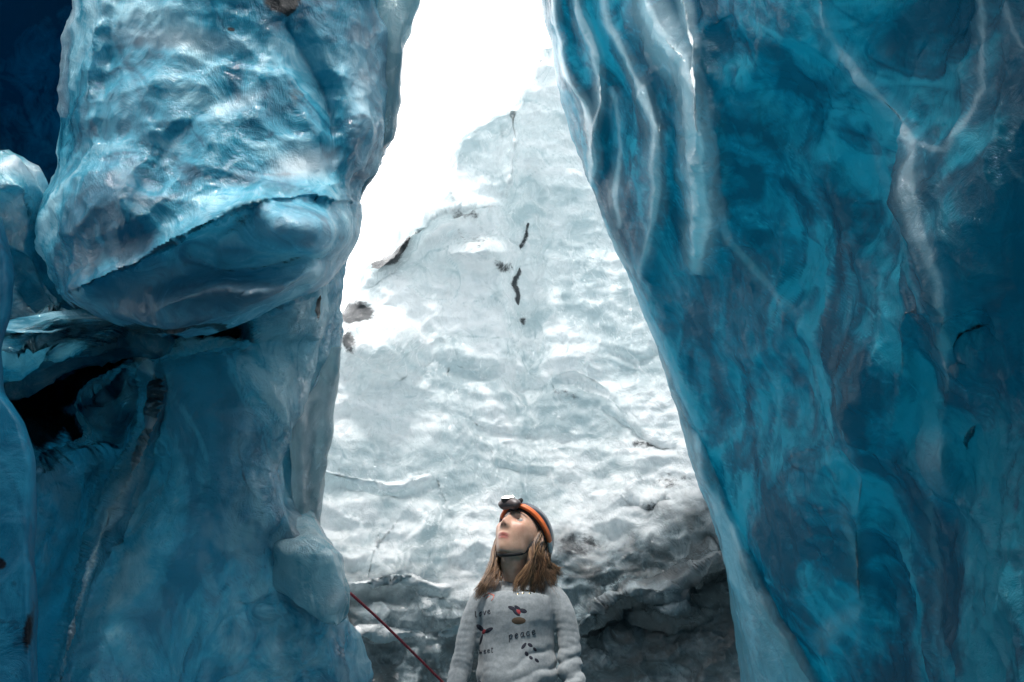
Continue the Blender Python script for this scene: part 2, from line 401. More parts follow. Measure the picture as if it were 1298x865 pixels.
# ------------------------------------------------------------------ left wall
xl_main = curve((-160, 452), (0, 455), (200, 440), (300, 436), (350, 434), (430, 430), (480, 412), (560, 380), (620, 378), (660, 396), (700, 418), (760, 436), (800, 448), (865, 458), (1060, 468))
LR = [
    ([(150, 440), (182, 455), (196, 490), (188, 540), (160, 610), (125, 690), (98, 770), (66, 900)], 12, .16),
    ([(360, 600), (330, 670), (320, 760)], 34, .10),
    ([(300, 520), (310, 600), (350, 680)], 30, .06),
    ([(380, 380), (400, 460), (370, 530), (350, 600)], 40, .08),
]
LC = [
    ([(-40, 480), (30, 495), (90, 478), (140, 452), (210, 432), (312, 418)], 30, 1.0),
    ([(10, 470), (50, 520), (70, 590)], 56, 1.1),
    ([(60, 500), (92, 540), (100, 560)], 22, .4),
    ([(300, 418), (312, 440)], 10, .25),
    ([(402, 378), (398, 405)], 8, .03),
    ([(185, 560), (200, 590), (175, 640), (140, 700)], 22, .10),
]
def D_left(px, py):
    t = (436 - px) / 436.
    d = 3.15 - .75 * np.clip(t, -.2, 1.2) + .0004 * (py - 430)
    d = d - .0007 * np.clip(py - 430, 0, 500)
    d = d + .07 * np.sin((px + .4 * py) / 48.) + .05 * np.sin((px - .8 * py) / 71.)
    for i, (p, w, h) in enumerate(LR): d = d - ridge(px, py, p, w * (1.2 if i == 0 else 1.8), h * (1 if i == 0 else .6))
    for p, w, h in LC: d = d + groove(px, py, p, w, h * .8)
    d = d + step(px, py, LR[0][0], 14, .22, 70)               # the curtain stands proud of the hollow to its left
    d = d - bump2(px, py, 400, 720, 60, 90, .12, -20) - bump2(px, py, 330, 830, 80, 60, .12) - bump2(px, py, 395, 820, 50, 60, .10)
    d = d - bump2(px, py, 350, 380, 90, 60, .22)
    return np.clip(d, 1.3, 5)
def disp_left(P, px, py):
    q = P * np.array([1, 1, .7])
    return .06 * scallop(q * 2.6, 15) + .034 * scallop(q * 7, 18) + .010 * scallop(P * 17, 19) + .045 * fbm(P * 2.2, 41, 3) + .006 * fbm(P * 12, 43, 3)
def pale_glint_left(px, py):  # glints painted near-white on the curtain edge and the lower folds
    a = Z(px, py)
    for i, (p, w, h) in enumerate(LR):
        k = [1.0, .2, .1, .15][i]
        d, s, al = pdist(px, py, p); a = np.maximum(a, k * np.clip(1 - d / (w * (.32 if i == 0 else 1)), 0, 1) * taper(al, .3))
    a = np.maximum(a, bump2(px, py, 385, 690, 130, 300, .62, 8, .7) * np.clip(.45 + 1.6 * fbm(np.stack([px.ravel() / 26, py.ravel() / 44, 0 * px.ravel()], -1), 906, 4).reshape(px.shape), 0, 1)); a = np.maximum(a, .5 * bump2(px, py, 155, 505, 14, 18, 1))
    return a
lw = empty('ice_wall', W(230, 1000, 2.9), 'pale teal ice wall on the left with an overhanging block above a black crevice', 'ice wall')
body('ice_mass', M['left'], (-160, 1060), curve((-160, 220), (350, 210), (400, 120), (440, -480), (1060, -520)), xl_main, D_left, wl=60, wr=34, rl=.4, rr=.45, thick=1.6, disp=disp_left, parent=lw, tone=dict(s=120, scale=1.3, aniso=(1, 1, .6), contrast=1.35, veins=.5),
     attrs={'pale_glint': pale_glint_left,
            'dirt_shade': lambda x, y: np.maximum.reduce([1.3 * bump2(x, y, 42, 525, 58, 72, 1, -25), line_mask(x, y, [(-30, 470), (60, 505), (130, 465), (230, 428), (312, 419)], 26, 1.4), line_mask(x, y, [(70, 520), (100, 555)], 20),  # darkness of the crevice under the block, painted black into the ice
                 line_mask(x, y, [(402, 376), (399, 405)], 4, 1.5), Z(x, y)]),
            'painted_falloff': lambda x, y: .8 * np.clip((230 - x) / 160, 0, 1) * np.clip((y - 430) / 60, 0, 1)})  # painted shade over the lower left of the wall

# overhanging block
ov_l = curve((-160, 108), (0, 100), (60, 88), (150, 80), (210, 68), (270, 42), (330, 56), (375, 76), (395, 104), (412, 150), (424, 205))
ov_r = curve((-160, 484), (0, 492), (60, 503), (110, 505), (160, 498), (200, 478), (240, 456), (290, 455), (330, 436), (350, 418), (385, 350), (410, 300), (424, 235))
lip = [(60, 376), (110, 362), (170, 335), (240, 298), (310, 262), (380, 250), (470, 262)]
lip2 = [(230, 322), (290, 342), (350, 336), (390, 326), (436, 334)]
def D_over(px, py):
    d = 2.35 + .25 * ((px - 260) / 220.) ** 2 + .00055 * (250 - py)
    dd, s, al = pdist(px, py, lip)
    d = d + np.where(s > 0, (1 - np.exp(-dd / 60)) * .17 * np.clip((420 - px) / 150, .15, 1), -np.exp(-dd / 40) * .02)   # the underside runs back below the lip
    d = d - ridge(px, py, lip, 30, .05)
    d = d + ridge(px, py, lip2, 20, .06)
    d = d - bump2(px, py, 380, 290, 90, 45, .16, 5) - bump2(px, py, 130, 250, 80, 90, .10) 
    d = d - ridge(px, py, [(190, 395), (260, 372), (340, 372), (420, 350)], 30, .10)
    d = d + ridge(px, py, [(355, 20), (395, 90), (420, 150), (424, 230)], 30, .07) - ridge(px, py, [(130, -40), (110, 60), (100, 180)], 26, .10)
    d = d + ridge(px, py, [(150, 320), (200, 200), (300, 110)], 30, .02)
    return d
def disp_over(P, px, py):
    q = P * np.array([.8, .8, 1.3])
    dd, s, al = pdist(px, py, lip); k = np.where(s > 0, .35, 1)
    return k * (.05 * scallop(q * 2.8, 25) + .017 * scallop(q * 8, 28) + .009 * scallop(P * 19, 29)) + .03 * fbm(P * 2.5, 51, 3) + .005 * fbm(P * 14, 53, 3)
def dirt_dark_over(x, y):  # black dirt near the top, dark lines along the lips and lower edge
    dd, s, al = pdist(x, y, lip)
    return np.maximum.reduce([.62 * np.clip(1 - dd / 10, 0, 1) * (x < 330) * .7 * np.clip(.5 + 1.2 * gnoise(np.stack([x.ravel() / 30, y.ravel() / 30, 0 * x.ravel()], -1), 905).reshape(x.shape), 0, 1) * 1.5, bump2(x, y, 358, 2, 36, 24, 1.3, -15), bump2(x, y, 293, 37, 11, 4, .9),
                              .5 * line_mask(x, y, lip2, 3, 1.0), .5 * bump2(x, y, 375, 120, 26, 30, 1), .5 * bump2(x, y, 300, 285, 50, 20, 1, -25), line_mask(x, y, [(90, 385), (140, 410), (220, 420), (290, 410)], 7)])
body('overhang', M['over'], (-160, 424), ov_l, ov_r, D_over, wl=46, wr=46, rl=.35, rr=.4, thick=1.2, disp=disp_over, parent=lw, tone=dict(s=130, scale=1.5, aniso=(.6, .6, 1.4), contrast=1.25, veins=.6),
     attrs={'dirt_shade': dirt_dark_over, 'pale_glint': lambda x, y: np.maximum.reduce([bump2(x, y, 385, 205, 60, 26, .8, -8), bump2(x, y, 230, 50, 110, 18, .5, 4), bump2(x, y, 300, 130, 60, 18, .4, -25), bump2(x, y, 470, 110, 40, 150, .35), .16 * (pdist(x, y, lip)[1] > 0) * np.clip(pdist(x, y, lip)[0] / 30, 0, 1), line_mask(x, y, [(105, 0), (88, 60), (80, 150)], 7) * .5])})  # bright streaks and a lightened underside painted as pale colour
# clear flange on the block's edge
body('flange', M['clear'], (-160, 262), curve((-160, 470), (0, 478), (80, 488), (160, 480), (220, 462), (262, 448)), curve((-160, 545), (0, 534), (30, 521), (70, 509), (120, 507), (160, 502), (200, 480), (240, 462), (262, 454)),
     lambda x, y: 2.85 + 0 * x, stepx=2, stepy=2.6, wl=14, wr=14, rl=.05, rr=.08, thick=.14, parent=lw,
     disp=lambda P, x, y: .03 * scallop(P * 6, 33) + .02 * fbm(P * 6, 34, 3))
# clear curtain and drip knob on the lower edge
body('curtain', M['clear'], (440, 705), curve((440, 420), (480, 400), (560, 368), (640, 372), (705, 395)), curve((440, 433), (470, 432), (500, 426), (560, 419), (620, 412), (675, 406), (705, 410)),
     lambda x, y: 3.2 + 0 * x - .1 * np.exp(-((x - 378) / 14) ** 2), stepx=1.8, stepy=2.2, wl=16, wr=16, rl=.06, rr=.08, thick=.12, parent=lw,
     disp=lambda P, x, y: .02 * scallop(P * 7, 35) + .015 * fbm(P * 6, 36, 3))
body('knob', M['pale'], (560, 792), curve((560, 366), (640, 352), (690, 330), (730, 330), (760, 352), (780, 390), (792, 424)), curve((560, 376), (620, 384), (660, 402), (690, 424), (710, 438), (750, 447), (775, 440), (792, 430)),
     lambda x, y: 2.86 + .40 * np.clip((705 - y) / 75, 0, 1) ** 1.5, stepx=1.8, stepy=1.8, wl=80, wr=26, rl=.30, rr=.14, thick=.3, parent=lw, tone=dict(s=150, scale=2.2, bias=.22, contrast=1.1, veins=1.),
     disp=lambda P, x, y: .03 * scallop(P * 5, 37) + .014 * scallop(P * 13, 39) + .02 * fbm(P * 5, 38, 3), attrs={'dirt_shade': lambda x, y: .3 * bump2(x, y, 404, 740, 14, 9, 1), 'pale_glint': lambda x, y: np.maximum(bump2(x, y, 425, 755, 16, 18, .7), line_mask(x, y, [(396, 660), (426, 690), (440, 715)], 4) * .6)})

# shelf peeping out behind the block, dark recess wall, near spur
body('ice_ledge', M['pale'], (208, 500), curve((208, -420), (500, -420)), curve((208, 6), (222, 36), (240, 52), (290, 60), (350, 70), (390, 110), (415, 190), (436, 215), (455, 130), (475, 70), (500, 20)),
     lambda x, y: 2.78 + .0004 * (y - 300) - ridge(x, y, [(-20, 240), (30, 240), (50, 300)], 20, .1) + ridge(x, y, [(-40, 330), (20, 340), (60, 390)], 22, .08), wl=40, wr=36, rl=.3, rr=.3, thick=.8,
     disp=lambda P, x, y: .07 * scallop(P * 5, 61) + .02 * scallop(P * 13, 62) + .04 * fbm(P * 4, 63, 3),
     attrs={'pale_glint': lambda x, y: np.maximum(line_mask(x, y, [(-10, 222), (30, 224), (52, 245)], 8), bump2(x, y, 22, 265, 30, 30, .5))},
     label='rounded pale blue ice ledge at the left edge, tucked under the overhanging block', category='ice ledge')
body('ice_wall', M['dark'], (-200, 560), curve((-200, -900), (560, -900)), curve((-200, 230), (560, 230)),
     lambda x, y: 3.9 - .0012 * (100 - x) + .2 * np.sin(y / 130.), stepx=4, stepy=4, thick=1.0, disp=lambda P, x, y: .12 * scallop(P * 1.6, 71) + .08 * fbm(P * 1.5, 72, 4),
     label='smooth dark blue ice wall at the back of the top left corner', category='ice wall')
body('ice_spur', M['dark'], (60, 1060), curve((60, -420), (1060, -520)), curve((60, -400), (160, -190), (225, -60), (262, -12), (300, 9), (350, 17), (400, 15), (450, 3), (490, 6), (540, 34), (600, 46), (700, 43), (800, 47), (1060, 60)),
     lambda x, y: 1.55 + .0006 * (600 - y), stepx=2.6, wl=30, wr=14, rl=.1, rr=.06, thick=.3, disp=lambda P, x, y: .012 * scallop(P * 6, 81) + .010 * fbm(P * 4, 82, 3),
     attrs={'dirt_shade': lambda x, y: np.maximum(bump2(x, y, 36, 800, 12, 56, .7, 8), bump2(x, y, 0, 715, 14, 14, 1))},
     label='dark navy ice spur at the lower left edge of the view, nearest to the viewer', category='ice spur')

# ------------------------------------------------------------------ far white slab
sl = curve((60, 688), (76, 684), (92, 668), (110, 655), (138, 642), (150, 612), (172, 576), (180, 568), (225, 565), (250, 556), (262, 542), (286, 531), (295, 512), (304, 506), (322, 494), (345, 464), (380, 448), (405, 425), (440, 370), (520, 280), (700, 200), (1000, 100))
sr = curve((60, 700), (76, 712), (110, 740), (232, 790), (372, 850), (530, 915), (700, 960), (1000, 1010))
ledges = [[(408, 596), (440, 606), (490, 615), (520, 612), (545, 600)], [(430, 744), (465, 741), (500, 741), (520, 733), (545, 742), (575, 744)], [(450, 795), (475, 801), (505, 804), (535, 802)],
          [(405, 520), (440, 508), (480, 526), (520, 530)], [(410, 640), (440, 655), (480, 664)], [(520, 640), (545, 660), (560, 668)], [(555, 803), (580, 800), (600, 797)], [(520, 733), (545, 765), (560, 780)]]
LH = [.16, .2, .14, .06, .06, .05, .1, .06]
cracks = [[(800, 548), (830, 566), (862, 572)], [(755, 510), (800, 545), (815, 560)], [(700, 486), (735, 482), (790, 520)], [(570, 470), (600, 478), (640, 468)], [(440, 455), (480, 482), (520, 470), (560, 430)], [(790, 640), (830, 645), (848, 632)],
          [(600, 560), (640, 595), (700, 600)], [(760, 440), (800, 455), (850, 450)], [(560, 520), (620, 545), (690, 555), (760, 560)]]
tube = [(728, 800), (748, 780), (775, 758), (815, 745), (850, 743), (880, 722), (912, 700)]
folds = []
for k in range(0):
    x0 = 420 + 480 * rng.random(); y0 = 360 + 470 * rng.random(); L = 30 + 70 * rng.random(); a = R(-25 + 70 * rng.random()) if x0 > 640 else R(-30 + 50 * rng.random())
    folds.append(([(x0, y0), (x0 + L * .5 * math.cos(a), y0 + L * .5 * math.sin(a) + 12 * (rng.random() - .3)), (x0 + L * math.cos(a), y0 + L * math.sin(a))], 10 + 16 * rng.random(), .05 + .07 * rng.random(), rng.random()))
def D_slab(px, py):
    d = curve((60, 6.8), (180, 6.85), (300, 6.85), (450, 6.65), (640, 6.25), (760, 5.95), (1000, 5.8))(py)
    d = d - .35 * np.clip((px - 640) / 300, -1, 1) ** 2 * np.clip((py - 200) / 300, 0, 1)
    d = d + .22 * np.exp(-((px - 668 - .02 * (py - 400)) / 24) ** 2) * np.clip((py - 180) / 120, 0, 1) * np.clip((660 - py) / 160, 0, 1)
    for p, h in zip(ledges, LH):
        d = d + step(px, py, p, 14, h * .55, 40)
    for p in cracks: d = d + groove(px, py, p, 6, .045) 
    
    d = d - ridge(px, py, tube, 20, .22, .25, .7) + step(px, py, tube, 20, .12, 30)
    d = d - ridge(px, py, [(440, 370), (470, 340), (500, 322), (520, 300), (560, 270), (640, 262)], 20, .2)
    d = d - ridge(px, py, [(568, 185), (572, 250), (600, 265)], 18, .12) - ridge(px, py, [(648, 120), (652, 200), (640, 250)], 18, .12)
    d = d - bump2(px, py, 480, 440, 70, 50, .3) - bump2(px, py, 600, 320, 70, 30, .25) - bump2(px, py, 845, 770, 60, 30, .3)
    return d
def disp_slab(P, px, py):
    q = P * np.array([.75, 1, 1.35])
    low = np.clip((py - 640) / 80, 0, 1)
    return (.085 + .05 * low) * scallop(q * np.array([.8, 1, 1.25]) * 1.7, 91) + (.040 + .07 * low) * scallop(q * 4.2, 94) + (.024 + .022 * low) * scallop(q * 10, 95) + .08 * fbm(q * 1.7, 92, 4) + .012 * fbm(P * 11, 93, 3)
dark_edge = curve((400, 700), (470, 705), (560, 720), (640, 735), (680, 690), (720, 655), (780, 655), (850, 625), (950, 560))
def sed(x, y):
    n = fbm(np.stack([x.ravel() / 60., y.ravel() / 34., x.ravel() * 0 + 3.3], -1), 5, 4).reshape(x.shape)
    return np.clip((y + 46 * n - dark_edge(x)) / 55, 0, 1)
def slab_dirt(x, y):
    n = fbm(np.stack([x.ravel() / 14., y.ravel() / 12., x.ravel() * 0], -1), 6, 3).reshape(x.shape)
    a = np.maximum.reduce([.75 * line_mask(x, y, [(670, 282), (667, 300), (661, 318)], 4, 1.2), .85 * line_mask(x, y, [(662, 340), (656, 360), (661, 388)], 7, 1.1), .7 * bump2(x, y, 663, 408, 7, 9, 1), .7 * bump2(x, y, 664, 311, 6, 4, 1), .62 * bump2(x, y, 638, 338, 22, 14, 1, 10), .6 * bump2(x, y, 590, 272, 34, 10, 1, 15),
        1.1 * bump2(x, y, 454, 402, 30, 24, 1), .8 * bump2(x, y, 446, 436, 14, 20, 1), line_mask(x, y, [(470, 338), (492, 330), (506, 318), (518, 298)], 11, 1.3), .4 * bump2(x, y, 605, 300, 60, 26, 1), .75 * bump2(x, y, 825, 567, 40, 7, 1, 10),
        .7 * bump2(x, y, 730, 690, 50, 26, 1, -15), .55 * bump2(x, y, 720, 500, 40, 10, 1, 20), .6 * bump2(x, y, 825, 640, 34, 8, 1, -15), .6 * bump2(x, y, 686, 78, 6, 4, 1), .5 * bump2(x, y, 850, 610, 40, 20, 1), line_mask(x, y, [(735, 800), (752, 802), (790, 796)], 8)])
    return a + .35 * n * (a > .05)
def slab_snow(x, y):
    a = Z(x, y)
    for p, k in zip(ledges, (1, 1.2, 1, .5, .45, .4, .9, .5)):
        d, s, al = pdist(x, y, p); a = np.maximum(a, k * np.clip(1.7 - d / (6 * np.maximum(taper(al, .3), .2)), 0, 1))
    return a
body('ice_slab', M['slab'], (62, 1000), sl, sr, D_slab, stepx=2.2, stepy=2.2, wl=18, wr=40, rl=.3, rr=.5, thick=1.6, disp=disp_slab, tone=dict(s=140, scale=.9, aniso=(.7, .7, 1.4), contrast=1.5, veins=.7, bias=.10, seams=1.6), spk=.35,
     attrs={'dirt_shade': slab_dirt, 'snow': slab_snow, 'sediment': sed, 'pale_glint': lambda x, y: line_mask(x, y, tube, 8) * .4},
     label='tall white ice slab rising to a peak behind the person, dark and dirty at its foot', category='ice slab')

# ------------------------------------------------------------------ ground
gx = np.linspace(-1, 1, 161); sx = np.sign(gx) * (np.abs(gx) ** 3) * 60
XX, YY = np.meshgrid(sx, sx + 3)
P = np.stack([XX.ravel(), YY.ravel(), np.zeros(XX.size)], -1)
rad = np.hypot(XX, YY - 3).ravel()
P[:, 2] = .12 * fbm(P * .9, 101, 4) * np.clip(1, 0, 1) - .06 + .03 * scallop(P * 2, 102)
idx = np.arange(161 * 161).reshape(161, 161)
q = np.stack([idx[:-1, :-1], idx[:-1, 1:], idx[1:, 1:], idx[1:, :-1]], -1).reshape(-1, 4)
def sheet(name, P, q, mat, sc, **props):
    me = arr_mesh(name, P, q)
    at = me.attributes.new('tone', 'FLOAT', 'POINT'); at.data.foreach_set('value', swirl(P, s=200, scale=sc).astype(np.float32))
    return link(name, me, mat, None, **props)
sheet('ground', P, q, M['floor'], 1., kind='structure')
# unseen ice dome behind the viewer, added to darken the walls and their reflections
th, hh = np.meshgrid(np.linspace(R(-192), R(12), 150), np.linspace(0, R(90), 60))
P = np.stack([5.4 * np.cos(th) * np.cos(hh), -1.7 + 4.3 * np.sin(th) * np.cos(hh), -.3 + 6.3 * np.sin(hh)], -1).reshape(-1, 3)
nn_ = .45 * fbm(P * .5, 201, 4) + .22 * scallop(P * 1.2, 202)
P = P + nn_[:, None] * np.stack([(np.cos(th) * np.cos(hh)).ravel(), (np.sin(th) * np.cos(hh)).ravel(), np.sin(hh).ravel()], -1)
idx = np.arange(th.size).reshape(th.shape)
q = np.stack([idx[:-1, :-1], idx[1:, :-1], idx[1:, 1:], idx[:-1, 1:]], -1).reshape(-1, 4)
sheet('shading_dome', P, q, M['cave'], .8, kind='structure')

# ------------------------------------------------------------------ person
def simple(name, col, rough=.7, bump=0., bscale=300, metal=0., sheen=0., var=.0, vscale=20, spec=.5, emit=None):
    g = G(name); p = g.pos()
    b = g.bsdf(Roughness=rough, Metallic=metal, Specular_IOR_Level=spec)
    n = g.noise(p, vscale, 4, .6)
    c2 = tuple(min(1, x * (1 + var)) for x in col); c1 = tuple(x * (1 - var) for x in col)
    g.set(b.inputs['Base Color'], g.ramp(n, [(.35, c1), (.65, c2)]))
    if sheen: g.set(b.inputs['Sheen Weight'], sheen)
    if bump: g.set(b.inputs['Normal'], g.bump(g.noise(p, bscale, 2), bump, .002))
    if emit: g.set(b.inputs['Emission Color'], (*emit, 1)); g.set(b.inputs['Emission Strength'], 6.)
    return g.m
def pp(px, py, y=3.88):
    """world point at distance y north of the viewer"""
    d = y / (FW[1] + (432.5 - py) / F * UP[1]); return W(px, py, d)

def loft(path, rad, ref=(0, -1, 0), n=20, cap=True):
    """tube of elliptical rings along a path; rad rows are (across ref, along ref)"""
    P = np.array(path, float); rad = np.array([(r, r) if np.isscalar(r) else r for r in rad], float)
    T = np.gradient(P, axis=0); T /= np.linalg.norm(T, axis=1, keepdims=True)
    V = []; ref = np.array(ref, float)
    for p, t, r in zip(P, T, rad):
        b = ref - t * (ref @ t); b /= np.linalg.norm(b) + 1e-9; a = np.cross(t, b)
        th = np.linspace(0, 2 * np.pi, n, endpoint=False)
        V.append(p + a * (np.cos(th) * r[0])[:, None] + b * (np.sin(th) * r[1])[:, None])
    V = np.concatenate(V); m = len(P); fs = []
    for i in range(m - 1):
        for j in range(n):
            fs.append((i * n + j, i * n + (j + 1) % n, (i + 1) * n + (j + 1) % n, (i + 1) * n + j))
    if cap: fs.append(tuple(range(n))[::-1]); fs.append(tuple(range((m - 1) * n, m * n)))
    return V, fs
def dense(path, rad, k=6):
    P = smooth_nd(path, k); rr = smooth_nd([(r, r) if np.isscalar(r) else r for r in rad], k); return P, rr
def smooth_nd(pts, n=6):
    P = [np.array(p, float) for p in pts]; P = [2 * P[0] - P[1]] + P + [2 * P[-1] - P[-2]]; out = []
    for i in range(1, len(P) - 2):
        for t in np.linspace(0, 1, n, endpoint=False):
            a, b, c, d = P[i - 1:i + 3]; out.append(.5 * (2 * b + (c - a) * t + (2 * a - 5 * b + 4 * c - d) * t * t + (3 * b - a - 3 * c + d) * t**3))
    out.append(P[-2]); return np.array(out)
def join(parts):
    V, Fs, o = [], [], 0
    for v, f in parts:
        V.append(np.asarray(v)); Fs += [tuple(i + o for i in q) for q in f]; o += len(v)
    return np.concatenate(V), Fs
def pmesh(name, parts, smooth=True):
    V, Fs = join(parts); me = bpy.data.meshes.new(name); me.from_pydata([tuple(v) for v in V], [], Fs)
    me.polygons.foreach_set('use_smooth', [smooth] * len(me.polygons)); me.update(); return me
def fuse(name, parts, voxel=.005, smooth_it=4):
    """weld overlapping lofts into one continuous skin"""
    me = pmesh(name + '_raw', parts); o = bpy.data.objects.new('tmp', me); C.objects.link(o)
    m = o.modifiers.new('r', 'REMESH'); m.mode = 'VOXEL'; m.voxel_size = voxel; m.adaptivity = 0
    s = o.modifiers.new('s', 'SMOOTH'); s.factor = .5; s.iterations = smooth_it
    dg = bpy.context.evaluated_depsgraph_get(); out = bpy.data.meshes.new_from_object(o.evaluated_get(dg)); out.name = name
    bpy.data.objects.remove(o); bpy.data.meshes.remove(me)
    out.materials.clear(); out.polygons.foreach_set('use_smooth', [True] * len(out.polygons)); return out
def coords(me):
    a = np.empty(len(me.vertices) * 3, np.float32); me.vertices.foreach_get('co', a); return a.reshape(-1, 3).astype(float)
def setco(me, P): me.vertices.foreach_set('co', P.astype(np.float32).ravel()); me.update()
def vnorm(me):
    a = np.empty(len(me.vertices) * 3, np.float32); me.vertices.foreach_get('normal', a); return a.reshape(-1, 3).astype(float)
def fattr(me, name, v):
    at = me.attributes.new(name, 'FLOAT', 'POINT'); at.data.foreach_set('value', np.asarray(v, np.float32))
def rotm(ax, a):
    c, s = math.cos(a), math.sin(a)
    return np.array({'x': [[1, 0, 0], [0, c, -s], [0, s, c]], 'y': [[c, 0, s], [0, 1, 0], [-s, 0, c]], 'z': [[c, -s, 0], [s, c, 0], [0, 0, 1]]}[ax])

HM = rotm('z', R(-37)) @ rotm('y', R(5)) @ rotm('x', R(-40))
HC = pp(658.5, 684, 3.86); HS = 1.13
def h2w(v): return HC + HS * (np.asarray(v, float) @ HM.T)
def w2h(v): return (np.asarray(v, float) - HC) @ HM / HS
# head, sculpted in its own frame: x to the side, -y forward, z up
nu, nv = 96, 80
uu, vv = np.meshgrid(np.linspace(0, 2 * np.pi, nu, endpoint=False), np.linspace(.02, np.pi - .02, nv))
H = np.stack([np.sin(vv) * np.sin(uu) * .073, -np.sin(vv) * np.cos(uu) * .093, np.cos(vv) * .112], -1).reshape(-1, 3)
x, y, z = H.T.copy()
low = np.clip(-z / .112, 0, 1)
x *= 1 - .30 * low ** 1.6
y = np.where(y > 0, y * (1 - .38 * low), y * (1 - .04 * low)); y += .004 * low
fl = np.clip(-y / .09, 0, 1); x *= 1 + .10 * np.exp(-((np.abs(x) - .05) / .03) ** 2) * fl
zc = -.108 + np.clip(y + .066, 0, 1) * .42; z = np.maximum(z, zc) * .8 + z * .2
H = np.stack([x, y, z], -1)
def brush(c, r, v, mirror=False):
    global H
    for sx in ((1, -1) if mirror else (1,)):
        d = (H - np.array(c) * np.array([sx, 1, 1])) / np.array(r)
        H = H + np.exp(-(d ** 2).sum(1))[:, None] * np.array(v) * np.array([sx, 1, 1])
brush((.031, -.078, .012), (.017, .03, .012), (0, .011, 0), True)
brush((.030, -.085, .036), (.026, .03, .010), (0, -.005, 0), True)
brush((0, -.09, .045), (.03, .03, .02), (0, -.002, 0))
brush((0, -.09, .004), (.009, .03, .024), (0, -.010, 0))
brush((0, -.092, -.019), (.0125, .03, .014), (0, -.0165, -.001))
brush((.012, -.088, -.027), (.008, .02, .008), (.002, -.008, 0), True)
brush((0, -.09, -.043), (.022, .03, .008), (0, .002, 0))
brush((0, -.09, -.053), (.021, .02, .0055), (0, -.0045, 0))
brush((0, -.09, -.066), (.018, .02, .006), (0, -.0052, 0))
brush((0, -.09, -.0595), (.022, .02, .0028), (0, .004, 0))
brush((0, -.09, -.079), (.018, .02, .007), (0, .0045, 0))
brush((0, -.08, -.098), (.022, .03, .014), (0, -.009, -.002))
brush((.044, -.062, -.008), (.018, .02, .018), (.004, -.004, 0), True)
brush((.040, -.05, -.055), (.02, .03, .02), (-.003, .002, 0), True)
brush((.053, -.0, -.062), (.015, .03, .018), (.004, 0, -.003), True)
hf = []
for i in range(nv - 1):
    for j in range(nu): hf.append((i * nu + j, i * nu + (j + 1) % nu, (i + 1) * nu + (j + 1) % nu, (i + 1) * nu + j))
hf.append(tuple(range(nu))[::-1]); hf.append(tuple(range((nv - 1) * nu, nv * nu)))
HW = h2w(H)
ear = [loft(h2w([(s * .070, .004, .018), (s * .079, .010, .022), (s * .082, .014, .005), (s * .078, .008, -.014), (s * .070, .002, -.024)]), [.006, .009, .010, .008, .004], n=10) for s in (1, -1)]
# skeleton points
SH_L, SH_R = pp(617, 758), pp(702, 754)
NB = pp(655, 748, 3.90)
def arm_path(pts, ys): return [pp(a, b, y) for (a, b), y in zip(pts, ys)]
AL = arm_path([(630, 750), (612, 763), (601, 783), (592, 812), (582, 850)], [3.90, 3.89, 3.88, 3.87, 3.86])
AR = arm_path([(686, 748), (703, 761), (714, 780), (721, 812), (722, 850)], [3.90, 3.89, 3.88, 3.88, 3.87])
AL += [np.array([-.205, 3.84, 1.03]), np.array([-.225, 3.80, .93]), np.array([-.225, 3.76, .84])]
AR += [np.array([.225, 3.86, 1.03]), np.array([.222, 3.82, .93]), np.array([.212, 3.78, .84])]
cx = .016
def hand(wr, down, side):
    """open relaxed hand hanging from the wrist"""
    parts = []; d = np.array(down, float); d /= np.linalg.norm(d); f = np.array([0, -1., 0]); f -= d * (f @ d); f /= np.linalg.norm(f); s = np.cross(d, f)
    parts.append(loft([wr, wr + d * .03, wr + d * .07, wr + d * .09], [(.018, .026), (.014, .036), (.013, .041), (.011, .038)], ref=f, n=16))
    for k, (o, L, r) in enumerate(((.030, .068, .0085), (.010, .078, .009), (-.010, .072, .0085), (-.029, .055, .0075))):
        b = wr + d * .075 + f * o; cur = s * side * -.5
        pth = [b, b + d * L * .35, b + d * L * .65 + cur * L * .25, b + d * L * .85 + cur * L * .6, b + d * L * .95 + cur * L * .8]
        parts.append(loft(pth, [r, r, r * .95, r * .85, r * .5], ref=f, n=10))
    b = wr + d * .02 + f * .028
    parts.append(loft([b, b + d * .022 + f * .022, b + d * .048 + f * .034 + s * side * -.008, b + d * .066 + f * .036 + s * side * -.014], [.013, .012, .010, .006], ref=s, n=10))
    return parts
WL, WR = AL[-1], AR[-1]
neck = loft(*dense([pp(657, 752, 3.90), pp(655, 735, 3.885), h2w((0, .030, -.075)), h2w((0, .025, -.02))], [(.060, .055), (.050, .050), (.049, .052), (.05, .05)]), n=24)
torso_rings = [(.84, .150, .125), (.90, .165, .128), (.98, .140, .110), (1.05, .122, .092), (1.12, .118, .088), (1.20, .130, .098), (1.27, .136, .102), (1.32, .130, .085), (1.355, .100, .062), (1.385, .065, .050)]
torso = loft(*dense([(cx, 3.90 + (.0 if z_ < 1.3 else .01), z_) for z_, a, b in torso_rings], [(a, b) for z_, a, b in torso_rings], 4), n=36)
def arm(A, k=0.): return loft(*dense(A, [.030, .028, .024, .022, .022, .023, .024, .022], 5), n=20)
legs = [loft(*dense([(cx + s * .075, 3.91, .90), (cx + s * .085, 3.90, .78), (cx + s * .09, 3.895, .62), (cx + s * .095, 3.89, .47), (cx + s * .10, 3.91, .33), (cx + s * .105, 3.92, .18), (cx + s * .105, 3.92, .10)],
                    [(.085, .10), (.086, .092), (.07, .075), (.054, .058), (.052, .056), (.038, .042), (.036, .04)], 5), n=20) for s in (-1, 1)]
person = empty('person', np.array([cx, 3.9, 0.08]), 'person in pale grey embroidered sweater and orange helmet with lit headlamp, looking up', 'person')
skin = G('skin'); gp = skin.pos()
sn_ = skin.noise(gp, 35, 4, .6)
